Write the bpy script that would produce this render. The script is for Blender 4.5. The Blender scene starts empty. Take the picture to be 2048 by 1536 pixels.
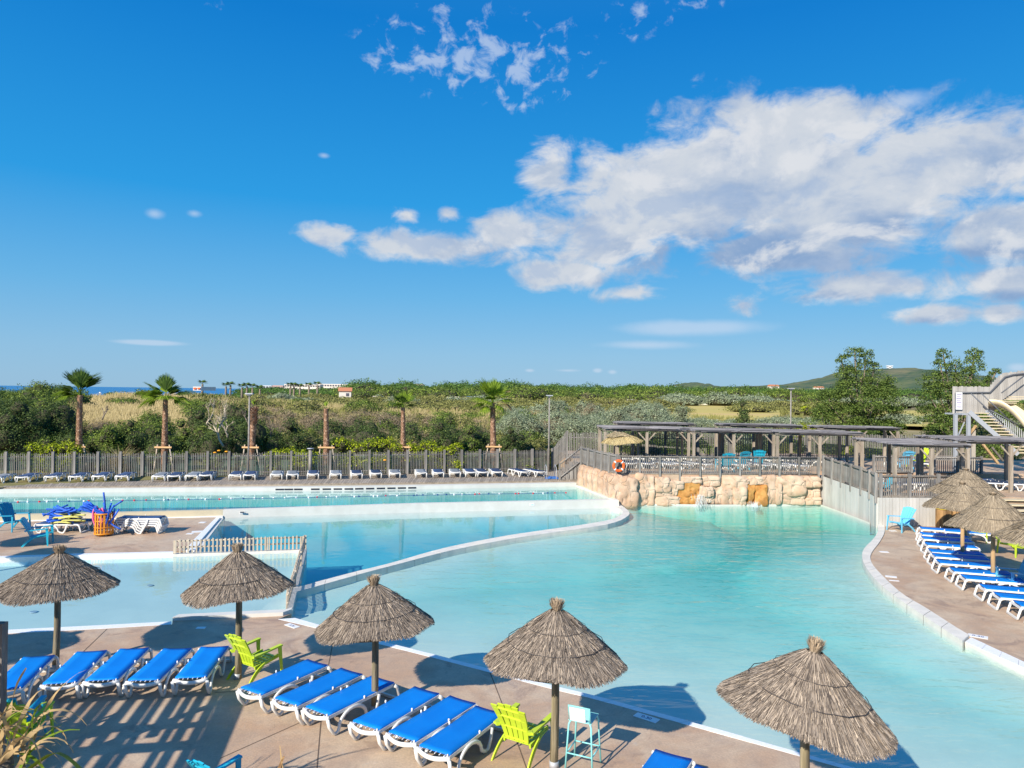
import bpy, bmesh, math, random
import numpy as np
from mathutils import Vector, Matrix, noise, geometry
R = math.radians
rng = random.Random(7)
C = bpy.context.scene.collection
scene = bpy.context.scene

# ------------------------------------------------------------------ camera
H = 6.0; FOC = 1420.0; ROLL = R(0.75); PITCH = R(0.64)
_f = Vector((0, math.cos(PITCH), math.sin(PITCH)))
_r0 = Vector((1, 0, 0)); _u0 = _r0.cross(_f)
_r = math.cos(ROLL) * _r0 + math.sin(ROLL) * _u0
_u = -math.sin(ROLL) * _r0 + math.cos(ROLL) * _u0
cam = bpy.data.objects.new('camera', bpy.data.cameras.new('camera')); C.objects.link(cam)
cam.matrix_world = Matrix.Translation((0, 0, H)) @ Matrix((_r, _u, -_f)).transposed().to_4x4()
cam.data.sensor_width = 36; cam.data.lens = FOC / 2048 * 36
cam.data.clip_start = 0.1; cam.data.clip_end = 30000
scene.camera = cam

def ray(px, py):
    return _f + _r * ((px - 1024) / FOC) - _u * ((py - 768) / FOC)
def at(px, py, z=0.0):            # the point of the level z that stands at this place of the photograph
    d = ray(px, py); t = (z - H) / d.z
    return Vector((d.x * t, d.y * t, z))
def atY(px, py, Y):               # the point at distance Y
    d = ray(px, py); t = Y / d.y
    return Vector((d.x * t, Y, H + d.z * t))

# ------------------------------------------------------------------ light
SUN_EL = 30.5
shadow_dir = Vector((0.60, 0.80, 0)).normalized()
world = bpy.data.worlds.new('World'); scene.world = world; world.use_nodes = True
nt = world.node_tree; nt.nodes.clear()
def N(tree, typ, **kw):
    n = tree.nodes.new(typ)
    for k, v in kw.items(): setattr(n, k, v)
    return n
def M_(tree, op, a, b=None, c=None, clamp=False):
    n = tree.nodes.new('ShaderNodeMath'); n.operation = op; n.use_clamp = clamp
    for i, v in enumerate((a, b, c)):
        if v is None: continue
        if isinstance(v, (int, float)): n.inputs[i].default_value = v
        else: tree.links.new(v, n.inputs[i])
    return n.outputs[0]
def MIX(tree, fac, a, b, blend='MIX'):
    n = tree.nodes.new('ShaderNodeMix'); n.data_type = 'RGBA'; n.blend_type = blend
    for s, v in ((n.inputs[0], fac), (n.inputs[6], a), (n.inputs[7], b)):
        if isinstance(v, (int, float)): s.default_value = v
        elif isinstance(v, (tuple, list)): s.default_value = (*v[:3], 1)
        else: tree.links.new(v, s)
    return n.outputs[2]
def SSTEP(tree, v, lo, hi, a=0.0, b=1.0):
    n = tree.nodes.new('ShaderNodeMapRange'); n.interpolation_type = 'SMOOTHSTEP'
    tree.links.new(v, n.inputs[0])
    for i, x in zip((1, 2, 3, 4), (lo, hi, a, b)): n.inputs[i].default_value = x
    return n.outputs[0]

sky = N(nt, 'ShaderNodeTexSky', sky_type='NISHITA', sun_disc=False)
sky.sun_elevation = R(SUN_EL); sky.sun_rotation = math.atan2(-shadow_dir.x, -shadow_dir.y)
sky.altitude = 0; sky.air_density = 1.0; sky.dust_density = 0.35; sky.ozone_density = 3.0
hsv = N(nt, 'ShaderNodeHueSaturation'); hsv.inputs['Saturation'].default_value = 1.25
hsv.inputs['Hue'].default_value = 0.497
nt.links.new(sky.outputs[0], hsv.inputs['Color'])
# the deep polarised blue of this sky: the same everywhere round the horizon, only a matter of height
_tc = N(nt, 'ShaderNodeTexCoord'); _s = N(nt, 'ShaderNodeSeparateXYZ'); nt.links.new(_tc.outputs['Generated'], _s.inputs[0])
ramp = N(nt, 'ShaderNodeValToRGB'); nt.links.new(_s.outputs[2], ramp.inputs[0]); SK = 8.04
els = ramp.color_ramp.elements
for i, (pos, c) in enumerate(((0.0, (.30, .54, .77)), (.05, (.26, .53, .80)), (.13, (.14, .47, .83)), (.25, (.02, .35, .82)), (.46, (.002, .215, .68)), (1.0, (.09, .25, .55)))):
    e = els[i] if i < 2 else els.new(pos)
    e.position = pos; e.color = (*[v for v in c], 1)
rs_ = N(nt, 'ShaderNodeVectorMath', operation='SCALE'); nt.links.new(ramp.outputs[0], rs_.inputs[0]); rs_.inputs['Scale'].default_value = SK
skyc = MIX(nt, 0.90, hsv.outputs[0], rs_.outputs[0])
tc = N(nt, 'ShaderNodeTexCoord'); sep = N(nt, 'ShaderNodeSeparateXYZ')
nt.links.new(tc.outputs['Generated'], sep.inputs[0])
az = M_(nt, 'ARCTAN2', sep.outputs[0], sep.outputs[1]); el = M_(nt, 'ARCSINE', sep.outputs[2])
comb = N(nt, 'ShaderNodeCombineXYZ'); nt.links.new(az, comb.inputs[0]); nt.links.new(el, comb.inputs[1])
def NOISE(tree, vec, scale, detail=6, rough=0.55, off=(0, 0, 0), stretch=(1, 1, 1), dist=0.0):
    m = N(tree, 'ShaderNodeMapping'); m.inputs['Location'].default_value = off; m.inputs['Scale'].default_value = stretch
    tree.links.new(vec, m.inputs[0])
    n = N(tree, 'ShaderNodeTexNoise'); n.inputs['Scale'].default_value = scale; n.inputs['Detail'].default_value = detail
    n.inputs['Roughness'].default_value = rough; n.inputs['Distortion'].default_value = dist
    tree.links.new(m.outputs[0], n.inputs['Vector'])
    return n.outputs[0]
def azel(px, py):
    d = ray(px, py).normalized(); return math.atan2(d.x, d.y), math.asin(d.z)
# bodies of the cloud field: centre and half size measured on the photograph, turned into sky angles
def field(ells, vec):
    out = None
    for (cx, cy, rx, ry, w) in ells:
        a0, e0 = azel(cx, cy); ra = abs(azel(cx + rx, cy)[0] - azel(cx - rx, cy)[0]) / 2; re = abs(azel(cx, cy + ry)[1] - azel(cx, cy - ry)[1]) / 2
        m = N(nt, 'ShaderNodeMapping', vector_type='TEXTURE'); m.inputs['Location'].default_value = (a0, e0, 0); m.inputs['Scale'].default_value = (ra, re, 1)
        nt.links.new(vec, m.inputs[0])
        l = N(nt, 'ShaderNodeVectorMath', operation='LENGTH'); nt.links.new(m.outputs[0], l.inputs[0])
        v = M_(nt, 'MULTIPLY', M_(nt, 'SUBTRACT', 1.0, l.outputs['Value']), w)
        out = v if out is None else M_(nt, 'MAXIMUM', out, v)
    return out
big = [(1560, 345, 420, 170, 1), (1330, 400, 300, 150, 1), (1850, 330, 330, 120, 1), (1230, 480, 200, 110, 1), (1600, 250, 190, 80, 1), (1100, 350, 70, 70, .7),
       (1700, 430, 330, 110, 1), (2000, 470, 200, 75, 1), (850, 495, 230, 45, .9), (660, 470, 80, 32, .8), (1010, 470, 90, 60, .8), (815, 428, 42, 22, .6), (893, 430, 36, 20, .5), (1150, 545, 140, 45, .8),
       (1260, 588, 100, 26, .8), (1740, 575, 240, 42, .8), (2030, 570, 130, 45, .9), (1850, 630, 90, 28, .8), (2020, 625, 80, 25, .7), (1480, 610, 80, 32, .5), (1560, 505, 250, 60, .9)]
fld = field(big, comb.outputs[0])
n1 = NOISE(nt, comb.outputs[0], 5.5, 9, 0.6, stretch=(1, 1.5, 1), dist=0.3)
nfi = NOISE(nt, comb.outputs[0], 17, 8, 0.62, off=(2, 5, 0), stretch=(1, 1.6, 1), dist=0.5)
dens = M_(nt, 'ADD', fld, M_(nt, 'ADD', M_(nt, 'MULTIPLY', M_(nt, 'SUBTRACT', n1, 0.47), 1.35), M_(nt, 'MULTIPLY', M_(nt, 'SUBTRACT', nfi, 0.52), 1.25)))
# elsewhere (behind the camera, overhead) a scattering of the same small clouds
back = SSTEP(nt, M_(nt, 'ABSOLUTE', az), 0.85, 1.3)
nb = NOISE(nt, comb.outputs[0], 2.2, 6, 0.55, off=(3, 1, 0))
dens = M_(nt, 'MAXIMUM', dens, M_(nt, 'ADD', M_(nt, 'MULTIPLY', M_(nt, 'SUBTRACT', nb, 0.62), 5.0), M_(nt, 'MULTIPLY', M_(nt, 'SUBTRACT', back, 1.0), 4.0)))
cover = SSTEP(nt, dens, 0.02, 0.52, 0.0, 0.96)
# small mackerel clouds high up
mk = field([(930, 110, 260, 110, 1), (1060, 130, 170, 120, 1), (1270, 40, 120, 50, .7), (900, 20, 160, 40, .5), (1390, 10, 90, 20, .5), (430, 5, 70, 20, .6)], comb.outputs[0])
n2 = NOISE(nt, comb.outputs[0], 34, 5, 0.6, stretch=(1, 1.2, 1), dist=0.4)
n3 = NOISE(nt, comb.outputs[0], 9, 3, 0.5)
mcov = M_(nt, 'MULTIPLY', SSTEP(nt, M_(nt, 'ADD', M_(nt, 'MULTIPLY', mk, 0.22), M_(nt, 'MULTIPLY_ADD', n3, 0.35, n2)), 0.77, 0.97, 0, 0.55), SSTEP(nt, mk, 0.0, 0.3))
wis = field([(1400, 655, 200, 22, .8), (1290, 690, 130, 12, .6), (295, 685, 95, 7, .9), (309, 428, 22, 12, .5), (389, 427, 16, 8, .4), (648, 311, 14, 7, .5), (1820, 200, 70, 26, .6),
             (1060, 741, 14, 5, .7), (1135, 741, 40, 5, .6), (1195, 741, 14, 7, .8), (1225, 744, 14, 7, .7), (2035, 735, 30, 12, .7)], comb.outputs[0])
wcov = SSTEP(nt, M_(nt, 'ADD', wis, M_(nt, 'MULTIPLY', M_(nt, 'SUBTRACT', n1, 0.5), 0.9)), 0.0, 0.6, 0, 0.5)
# undersides of the thick parts
under = field([(1500, 520, 330, 75, 1), (1780, 460, 280, 40, .8), (1960, 515, 150, 35, 1), (1640, 600, 200, 24, .8), (1200, 565, 130, 22, .6), (1240, 603, 80, 10, .7), (2030, 592, 90, 16, .8), (1850, 645, 60, 12, .6), (1560, 400, 120, 60, .4)], comb.outputs[0])
n4 = NOISE(nt, comb.outputs[0], 9.0, 7, 0.6, off=(1, 0.03, 0), stretch=(1, 1.7, 1), dist=0.3)
ush = SSTEP(nt, M_(nt, 'ADD', M_(nt, 'MAXIMUM', under, -0.15), M_(nt, 'MULTIPLY', M_(nt, 'SUBTRACT', n4, 0.44), 2.8)), -0.25, 1.05)
ccol = MIX(nt, ush, (5.4, 5.75, 6.25), (2.1, 3.2, 5.1))
# billows: lit on the side towards the sun, greyer away from it
nA = NOISE(nt, comb.outputs[0], 8, 9, 0.58, off=(5, 2, 0), stretch=(1, 1.5, 1), dist=0.35)
nB = NOISE(nt, comb.outputs[0], 8, 9, 0.58, off=(4.985, 2.036, 0), stretch=(1, 1.5, 1), dist=0.35)
bil = M_(nt, 'SUBTRACT', nA, nB)
ccol = MIX(nt, SSTEP(nt, bil, -.02, -.14, .0, .55), ccol, (3.0, 4.0, 5.7))
ccol = MIX(nt, SSTEP(nt, bil, 0.0, .15, .0, .8), ccol, (6.5, 6.6, 6.8))
c1 = MIX(nt, cover, skyc, ccol)
c2 = MIX(nt, M_(nt, 'MAXIMUM', mcov, wcov), c1, (5.4, 6.2, 7.4))
bg = N(nt, 'ShaderNodeBackground'); bg.inputs['Strength'].default_value = 0.085
nt.links.new(c2, bg.inputs['Color'])
wo = N(nt, 'ShaderNodeOutputWorld'); nt.links.new(bg.outputs[0], wo.inputs[0])

sd = bpy.data.lights.new('sun', 'SUN'); sd.energy = 5.0; sd.angle = R(0.5); sd.color = (1.0, 0.91, 0.78)
sun = bpy.data.objects.new('sun', sd); C.objects.link(sun)
ldir = Vector((shadow_dir.x * math.cos(R(SUN_EL)), shadow_dir.y * math.cos(R(SUN_EL)), -math.sin(R(SUN_EL))))
sun.rotation_euler = ldir.to_track_quat('-Z', 'Y').to_euler(); sun.location = (-30, -40, 40)
vs = scene.view_settings; vs.view_transform = 'Standard'; vs.look = 'None'; vs.gamma = 1; vs.use_curve_mapping = False; vs.exposure = 0.50
scene.render.engine = 'CYCLES'
cy = scene.cycles; cy.use_denoising = True; cy.max_bounces = 6; cy.diffuse_bounces = 3; cy.glossy_bounces = 3; cy.transparent_max_bounces = 16; cy.volume_bounces = 1
cy.caustics_reflective = False; cy.caustics_refractive = False; cy.sample_clamp_indirect = 6

# ------------------------------------------------------------------ materials
MATS = {}
def mat(name, c1, c2=None, rough=0.6, scale=4.0, coord='Object', detail=5, bump=0.0, bscale=None, rnd=0.0, island=False, stretch=(1, 1, 1), spec=0.4, c3=None, lo=0.35, hi=0.65, transl=0.0, metal=0.0):
    if name in MATS: return MATS[name]
    m = bpy.data.materials.new(name); m.use_nodes = True; t = m.node_tree; t.nodes.clear()
    p = N(t, 'ShaderNodeBsdfPrincipled'); o = N(t, 'ShaderNodeOutputMaterial')
    p.inputs['Roughness'].default_value = rough; p.inputs['Specular IOR Level'].default_value = spec; p.inputs['Metallic'].default_value = metal
    col = None; tcn = None
    if c2 is not None and island:
        g = N(t, 'ShaderNodeNewGeometry'); ramp = N(t, 'ShaderNodeValToRGB')
        ramp.color_ramp.elements[0].color = (*c1, 1); ramp.color_ramp.elements[1].color = (*c2, 1)
        if c3:
            e = ramp.color_ramp.elements.new(0.8); e.color = (*c3, 1)
        t.links.new(g.outputs['Random Per Island'], ramp.inputs[0]); col = ramp.outputs[0]
    elif c2 is not None:
        tcn = N(t, 'ShaderNodeTexCoord')
        n = NOISE(t, tcn.outputs[coord], scale, detail, 0.6, stretch=stretch)
        col = MIX(t, SSTEP(t, n, lo, hi), c1, c2)
        if c3:
            n_ = NOISE(t, tcn.outputs[coord], scale * 0.37, detail, 0.6, off=(7, 3, 1), stretch=stretch)
            col = MIX(t, SSTEP(t, n_, 0.5, 0.68), col, c3)
    if rnd:
        oi = N(t, 'ShaderNodeObjectInfo')
        k = M_(t, 'MULTIPLY_ADD', oi.outputs['Random'], 2 * rnd, 1 - rnd)
        h = N(t, 'ShaderNodeHueSaturation'); t.links.new(k, h.inputs['Value'])
        if col is None: h.inputs['Color'].default_value = (*c1, 1)
        else: t.links.new(col, h.inputs['Color'])
        col = h.outputs[0]
    if col is None: p.inputs['Base Color'].default_value = (*c1, 1)
    else: t.links.new(col, p.inputs['Base Color'])
    if bump:
        if tcn is None: tcn = N(t, 'ShaderNodeTexCoord')
        b = N(t, 'ShaderNodeBump'); b.inputs['Strength'].default_value = bump; b.inputs['Distance'].default_value = 0.05
        nb_ = NOISE(t, tcn.outputs[coord], bscale or scale * 3, 6, 0.6, stretch=stretch)
        t.links.new(nb_, b.inputs['Height']); t.links.new(b.outputs[0], p.inputs['Normal'])
    sh = p.outputs[0]
    if transl:
        tr = N(t, 'ShaderNodeBsdfTranslucent'); ms = N(t, 'ShaderNodeMixShader'); ms.inputs[0].default_value = transl
        if col is None: tr.inputs[0].default_value = (*c1, 1)
        else: t.links.new(col, tr.inputs[0])
        t.links.new(sh, ms.inputs[1]); t.links.new(tr.outputs[0], ms.inputs[2]); sh = ms.outputs[0]
    t.links.new(sh, o.inputs[0])
    MATS[name] = m; return m

CONC = bpy.data.materials.new('terrace_concrete'); CONC.use_nodes = True
def _conc(m):
    t = m.node_tree; p = t.nodes['Principled BSDF']; tcn = N(t, 'ShaderNodeTexCoord'); v = tcn.outputs['Object']
    n1 = NOISE(t, v, 0.45, 6, 0.6, dist=0.6); n2 = NOISE(t, v, 2.3, 8, 0.7, off=(4, 4, 0)); n3 = NOISE(t, v, 26, 4, 0.7)
    c = MIX(t, SSTEP(t, n1, 0.38, 0.62), (0.54, 0.355, 0.225), (0.65, 0.50, 0.35))
    nn = NOISE(t, v, 0.7, 9, 0.72, off=(9, 2, 0), dist=1.2)
    c = MIX(t, SSTEP(t, nn, 0.53, 0.66, 0, 0.75), c, (0.31, 0.205, 0.15))
    nw = NOISE(t, v, 1.1, 9, 0.75, off=(1, 12, 0), dist=2.0)
    c = MIX(t, SSTEP(t, nw, 0.60, 0.68, 0, 0.45), c, (0.58, 0.52, 0.45))
    nd = NOISE(t, v, 0.9, 9, 0.72, off=(21, 5, 0), dist=1.5)
    c = MIX(t, SSTEP(t, nd, 0.66, 0.72, 0, 0.55), c, (0.17, 0.115, 0.085))
    c = MIX(t, M_(t, 'MULTIPLY', SSTEP(t, n2, 0.35, 0.7), 0.5), c, (0.36, 0.27, 0.21))
    c = MIX(t, SSTEP(t, n3, 0.3, 0.7, 0, 0.3), c, (0.20, 0.15, 0.12))
    t.links.new(c, p.inputs['Base Color'])
    rr = SSTEP(t, nd, 0.5, 0.75, 0.62, 0.35); t.links.new(rr, p.inputs['Roughness'])
    b = N(t, 'ShaderNodeBump'); b.inputs['Strength'].default_value = 0.25; b.inputs['Distance'].default_value = 0.02
    t.links.new(n3, b.inputs['Height']); t.links.new(b.outputs[0], p.inputs['Normal'])
_conc(CONC)

def water_mat(name, dens, bump, scale, stretch=(1, 1, 1), col=(0.02, 0.80, 0.93)):
    m = bpy.data.materials.new(name); m.use_nodes = True; t = m.node_tree; t.nodes.clear()
    tr = N(t, 'ShaderNodeBsdfTransparent'); gl = N(t, 'ShaderNodeBsdfGlossy'); gl.inputs['Roughness'].default_value = 0.02
    tr.inputs[0].default_value = (0.97, 0.99, 1, 1)
    fr = N(t, 'ShaderNodeFresnel'); fr.inputs[0].default_value = 1.33
    tcn = N(t, 'ShaderNodeTexCoord')
    na = NOISE(t, tcn.outputs['Object'], scale, 3, 0.5, stretch=stretch, dist=0.5); nb2 = NOISE(t, tcn.outputs['Object'], scale * 3.1, 2, 0.5, stretch=stretch)
    ncalm = SSTEP(t, NOISE(t, tcn.outputs['Object'], 0.16, 2, 0.5), 0.35, 0.62, 0.45, 1.0)
    b = N(t, 'ShaderNodeBump'); b.inputs['Distance'].default_value = 0.1
    t.links.new(M_(t, 'MULTIPLY', ncalm, bump), b.inputs['Strength'])
    t.links.new(M_(t, 'MULTIPLY_ADD', nb2, 0.35, na), b.inputs['Height'])
    t.links.new(b.outputs[0], gl.inputs['Normal']); t.links.new(b.outputs[0], fr.inputs['Normal'])
    bf = N(t, 'ShaderNodeNewGeometry'); fac = M_(t, 'MULTIPLY', fr.outputs[0], M_(t, 'SUBTRACT', 1.0, bf.outputs['Backfacing']))
    ms = N(t, 'ShaderNodeMixShader'); t.links.new(fac, ms.inputs[0]); t.links.new(tr.outputs[0], ms.inputs[1]); t.links.new(gl.outputs[0], ms.inputs[2])
    o = N(t, 'ShaderNodeOutputMaterial'); t.links.new(ms.outputs[0], o.inputs[0])
    va = N(t, 'ShaderNodeVolumeAbsorption'); va.inputs['Color'].default_value = (*col, 1); va.inputs['Density'].default_value = dens
    t.links.new(va.outputs[0], o.inputs['Volume'])
    return m

WOODG = mat('weathered_grey_wood', (0.17, 0.16, 0.15), (0.29, 0.275, 0.255), rough=0.85, scale=9, stretch=(1, 1, 0.12), bump=0.4, rnd=0.22)
WOODL = mat('pale_silvered_wood', (0.30, 0.285, 0.265), (0.44, 0.42, 0.39), rough=0.85, scale=9, stretch=(1, 1, 0.12), bump=0.4, rnd=0.18)
WOODD = mat('dark_weathered_wood', (0.13, 0.115, 0.10), (0.22, 0.20, 0.175), rough=0.85, scale=9, stretch=(1, 1, 0.15), bump=0.4, rnd=0.15)
WOODP = mat('pale_post_wood', (0.24, 0.20, 0.155), (0.36, 0.31, 0.25), rough=0.85, scale=8, stretch=(1, 1, 0.12), bump=0.4, rnd=0.15)
WOODB = mat('deck_board_wood', (0.27, 0.225, 0.18), (0.37, 0.32, 0.265), rough=0.85, scale=5, bump=0.3, rnd=0.18)
PICK = mat('sunbleached_picket_wood', (0.46, 0.38, 0.29), (0.60, 0.52, 0.42), rough=0.8, scale=8, stretch=(1, 1, 0.15), rnd=0.15)
POLE = mat('round_pine_pole', (0.20, 0.165, 0.09), (0.42, 0.36, 0.24), rough=0.8, scale=9, stretch=(1, 1, 0.08), bump=0.6, bscale=14, c3=(0.09, 0.075, 0.05))
POLEN = mat('new_pine_pole', (0.42, 0.27, 0.13), (0.55, 0.38, 0.2), rough=0.8, scale=9, stretch=(1, 1, 0.08), bump=0.4)
THATCH = mat('straw_strands', (0.085, 0.07, 0.06), (0.56, 0.46, 0.35), island=True, c3=(0.37, 0.30, 0.235), rough=0.9, spec=0.1)
THATCHL = mat('pale_straw_strands', (0.19, 0.155, 0.115), (0.52, 0.43, 0.31), island=True, c3=(0.38, 0.31, 0.22), rough=0.9, spec=0.1)
TUFT = mat('tuft_straw', (0.25, 0.19, 0.13), (0.58, 0.46, 0.33), island=True, rough=0.9, spec=0.1)
YSTRAW = mat('yellow_straw', (0.42, 0.33, 0.15), (0.68, 0.55, 0.30), island=True, rough=0.9, spec=0.1)
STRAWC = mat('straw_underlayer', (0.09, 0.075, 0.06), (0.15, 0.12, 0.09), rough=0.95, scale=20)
WIRE = mat('dark_binding_wire', (0.05, 0.045, 0.045), rough=0.6)
WHITEP = mat('white_resin', (0.78, 0.78, 0.76), (0.70, 0.70, 0.68), rough=0.38, scale=3, rnd=0.04)
SLING = mat('bright_blue_sling', (0.002, 0.215, 0.75), (0.002, 0.19, 0.70), rough=0.55, scale=2, bump=0.05, bscale=220, rnd=0.08, spec=0.25)
NAVY = mat('navy_sling', (0.025, 0.055, 0.14), (0.05, 0.09, 0.19), rough=0.6, scale=3, rnd=0.3)
GREYS = mat('faded_grey_sling', (0.20, 0.235, 0.28), (0.27, 0.30, 0.34), rough=0.6, scale=3, rnd=0.15)
LIME = mat('lime_green_resin', (0.50, 0.66, 0.035), (0.45, 0.60, 0.03), rough=0.35, scale=3)
TURQ = mat('turquoise_resin', (0.02, 0.42, 0.58), (0.02, 0.36, 0.52), rough=0.35, scale=3)
LBLUE = mat('light_blue_resin', (0.16, 0.56, 0.80), (0.14, 0.50, 0.74), rough=0.35, scale=3)
AQUA = mat('aqua_painted_metal', (0.26, 0.70, 0.72), rough=0.35)
TILEW = mat('white_pool_tile', (0.86, 0.86, 0.86), (0.78, 0.79, 0.80), rough=0.4, scale=14)
CREAM = mat('cream_pool_liner', (0.66, 0.65, 0.58), (0.60, 0.60, 0.54), rough=0.6, scale=2)
KERB = mat('pale_coping_stone', (0.74, 0.70, 0.63), (0.64, 0.61, 0.55), rough=0.7, scale=2.5, bump=0.15, c3=(0.76, 0.70, 0.6))
BEIGE = mat('beige_render', (0.56, 0.50, 0.36), (0.50, 0.46, 0.34), rough=0.8, scale=1.2)
WALLW = mat('white_pool_wall_render', (0.66, 0.65, 0.61), (0.60, 0.59, 0.55), rough=0.7, scale=1.5)
FLOORL = mat('lagoon_floor_liner', (0.64, 0.65, 0.58), (0.58, 0.60, 0.54), rough=0.8, scale=0.6)
FLOORM = mat('deep_pool_liner', (0.42, 0.56, 0.58), (0.37, 0.52, 0.54), rough=0.8, scale=0.8)
CONCW = mat('board_marked_concrete', (0.44, 0.43, 0.40), (0.54, 0.53, 0.50), rough=0.85, scale=1.0, stretch=(1, 1, 0.35), c3=(0.36, 0.34, 0.31), bump=0.2, rnd=0.06)
ROCK = mat('sand_coloured_rock', (0.50, 0.335, 0.225), (0.60, 0.455, 0.34), rough=0.85, scale=1.4, detail=8, bump=0.6, bscale=4, c3=(0.44, 0.26, 0.14), rnd=0.08)
def _crack(m):
    t = m.node_tree; p = t.nodes['Principled BSDF'] if 'Principled BSDF' in t.nodes else [n for n in t.nodes if n.type == 'BSDF_PRINCIPLED'][0]
    v = N(t, 'ShaderNodeTexCoord').outputs['Object']; w = N(t, 'ShaderNodeTexNoise'); w.inputs['Scale'].default_value = 1.5; w.inputs['Detail'].default_value = 4; t.links.new(v, w.inputs['Vector'])
    add = N(t, 'ShaderNodeVectorMath', operation='MULTIPLY_ADD'); t.links.new(w.outputs['Color'], add.inputs[0]); add.inputs[1].default_value = (.9, .9, .9); t.links.new(v, add.inputs[2])
    vo = N(t, 'ShaderNodeTexVoronoi', feature='DISTANCE_TO_EDGE'); vo.inputs['Scale'].default_value = 0.42; t.links.new(add.outputs[0], vo.inputs['Vector'])
    b = N(t, 'ShaderNodeBump'); b.inputs['Strength'].default_value = .55; b.inputs['Distance'].default_value = .06; t.links.new(SSTEP(t, vo.outputs['Distance'], 0, .03), b.inputs['Height'])
    old = p.inputs['Normal'].links[0].from_socket if p.inputs['Normal'].links else None
    if old: t.links.new(old, b.inputs['Normal'])
    t.links.new(b.outputs[0], p.inputs['Normal'])
_crack(ROCK)
ROCKO = mat('rust_stained_rock', (0.42, 0.18, 0.04), (0.58, 0.30, 0.09), rough=0.7, scale=2.2, detail=8, bump=0.5, bscale=5, c3=(0.28, 0.14, 0.05))
LAMPM = mat('weathered_lamp_post', (0.22, 0.20, 0.185), (0.30, 0.28, 0.25), rough=.7, scale=6)
METAL = mat('galvanised_metal', (0.45, 0.47, 0.50), rough=0.5, metal=0.3)
DKMET = mat('dark_grey_metal', (0.12, 0.13, 0.15), rough=0.5, metal=0.2)
ORANGE = mat('life_ring_orange', (0.85, 0.13, 0.02), rough=0.45)
WHITE = mat('white_plastic', (0.8, 0.8, 0.8), rough=0.4)
BLACK = mat('dark_slot', (0.015, 0.018, 0.03), rough=0.6)
BLUEN = mat('royal_blue_foam', (0.01, 0.09, 0.55), (0.015, 0.12, 0.62), rough=0.6, scale=4, rnd=0.25)
PINK = mat('pink_foam', (0.80, 0.16, 0.36), rough=0.6, rnd=0.1)
YELN = mat('pale_yellow_foam', (0.58, 0.56, 0.16), rough=0.6, rnd=0.15)
BASKO = mat('orange_lattice_plastic', (0.72, 0.27, 0.02), rough=0.4)
INK = mat('dark_blue_lettering', (0.01, 0.03, 0.16), rough=0.6)
INKG = mat('grey_print', (0.45, 0.45, 0.48), rough=0.6)
SLIDE = mat('cream_slide_resin', (0.72, 0.62, 0.42), (0.66, 0.56, 0.38), rough=0.35, scale=1)
STEPW = mat('pale_step_boards', (0.55, 0.46, 0.30), (0.62, 0.54, 0.38), rough=0.8, scale=4)
BINW = mat('brown_bin_slats', (0.18, 0.10, 0.04), (0.34, 0.20, 0.08), rough=0.7, scale=6, rnd=0.25, stretch=(1, 1, 0.2))
YELP = mat('yellow_rim_plastic', (0.75, 0.55, 0.02), rough=0.5)
REED = mat('dark_reed_cover', (0.10, 0.095, 0.10), (0.36, 0.34, 0.34), island=True, rough=0.9, spec=0.1)
def leafm(n, a, b, c, tl=0.25): return mat(n, a, b, island=True, c3=c, rough=0.65, transl=tl, spec=0.2)
LF = {
 'dark': leafm('dark_evergreen_leaf', (0.027, 0.051, 0.015), (0.207, 0.275, 0.079), (0.110, 0.165, 0.043)),
 'mid': leafm('mid_green_leaf', (0.061, 0.104, 0.018), (0.342, 0.427, 0.079), (0.195, 0.268, 0.049)),
 'olive': leafm('olive_scrub_leaf', (0.134, 0.140, 0.037), (0.464, 0.451, 0.159), (0.305, 0.305, 0.098)),
 'grey': leafm('grey_green_leaf', (0.146, 0.183, 0.104), (0.586, 0.634, 0.439), (0.354, 0.415, 0.256)),
 'tan': leafm('dry_tan_brush', (0.195, 0.152, 0.091), (0.512, 0.415, 0.256), (0.342, 0.268, 0.171), 0.1),
 'lime': leafm('bright_creeper_leaf', (0.14, 0.20, 0.01), (0.62, 0.66, 0.04), (0.40, 0.48, 0.02), 0.3),
 'tree': leafm('poplar_leaf', (0.037, 0.073, 0.015), (0.293, 0.390, 0.085), (0.159, 0.232, 0.049), .3),
 'wood': leafm('far_woodland_leaf', (0.049, 0.104, 0.022), (0.207, 0.342, 0.073), (0.122, 0.220, 0.043)),
 'dune': leafm('dune_grass_blade', (0.30, 0.24, 0.12), (0.66, 0.54, 0.30), (0.46, 0.38, 0.19), 0.1),
 'palm': leafm('palm_frond_green', (0.10, 0.17, 0.015), (0.42, 0.55, 0.06), (0.24, 0.35, 0.03), 0.35),
 'palmdark': leafm('palm_frond_dark', (0.03, 0.065, 0.012), (0.20, 0.30, 0.05), (0.10, 0.17, 0.025), 0.3),
}
LEAFCORE = mat('dark_foliage_core', (0.045, 0.045, 0.025), (0.07, 0.065, 0.035), rough=0.95, scale=5)  # dark solid cores added to close the gaps inside the foliage
BARK = mat('grey_bark', (0.16, 0.13, 0.10), (0.27, 0.22, 0.17), rough=0.9, scale=8, bump=0.5)
PBARK = mat('palm_trunk_bark', (0.27, 0.14, 0.08), (0.68, 0.46, 0.31), island=True, c3=(0.46, 0.27, 0.17), rough=0.9)
DRYF = mat('dry_palm_leaf', (0.26, 0.17, 0.07), (0.56, 0.40, 0.20), island=True, rough=0.8, transl=0.15)

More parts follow.
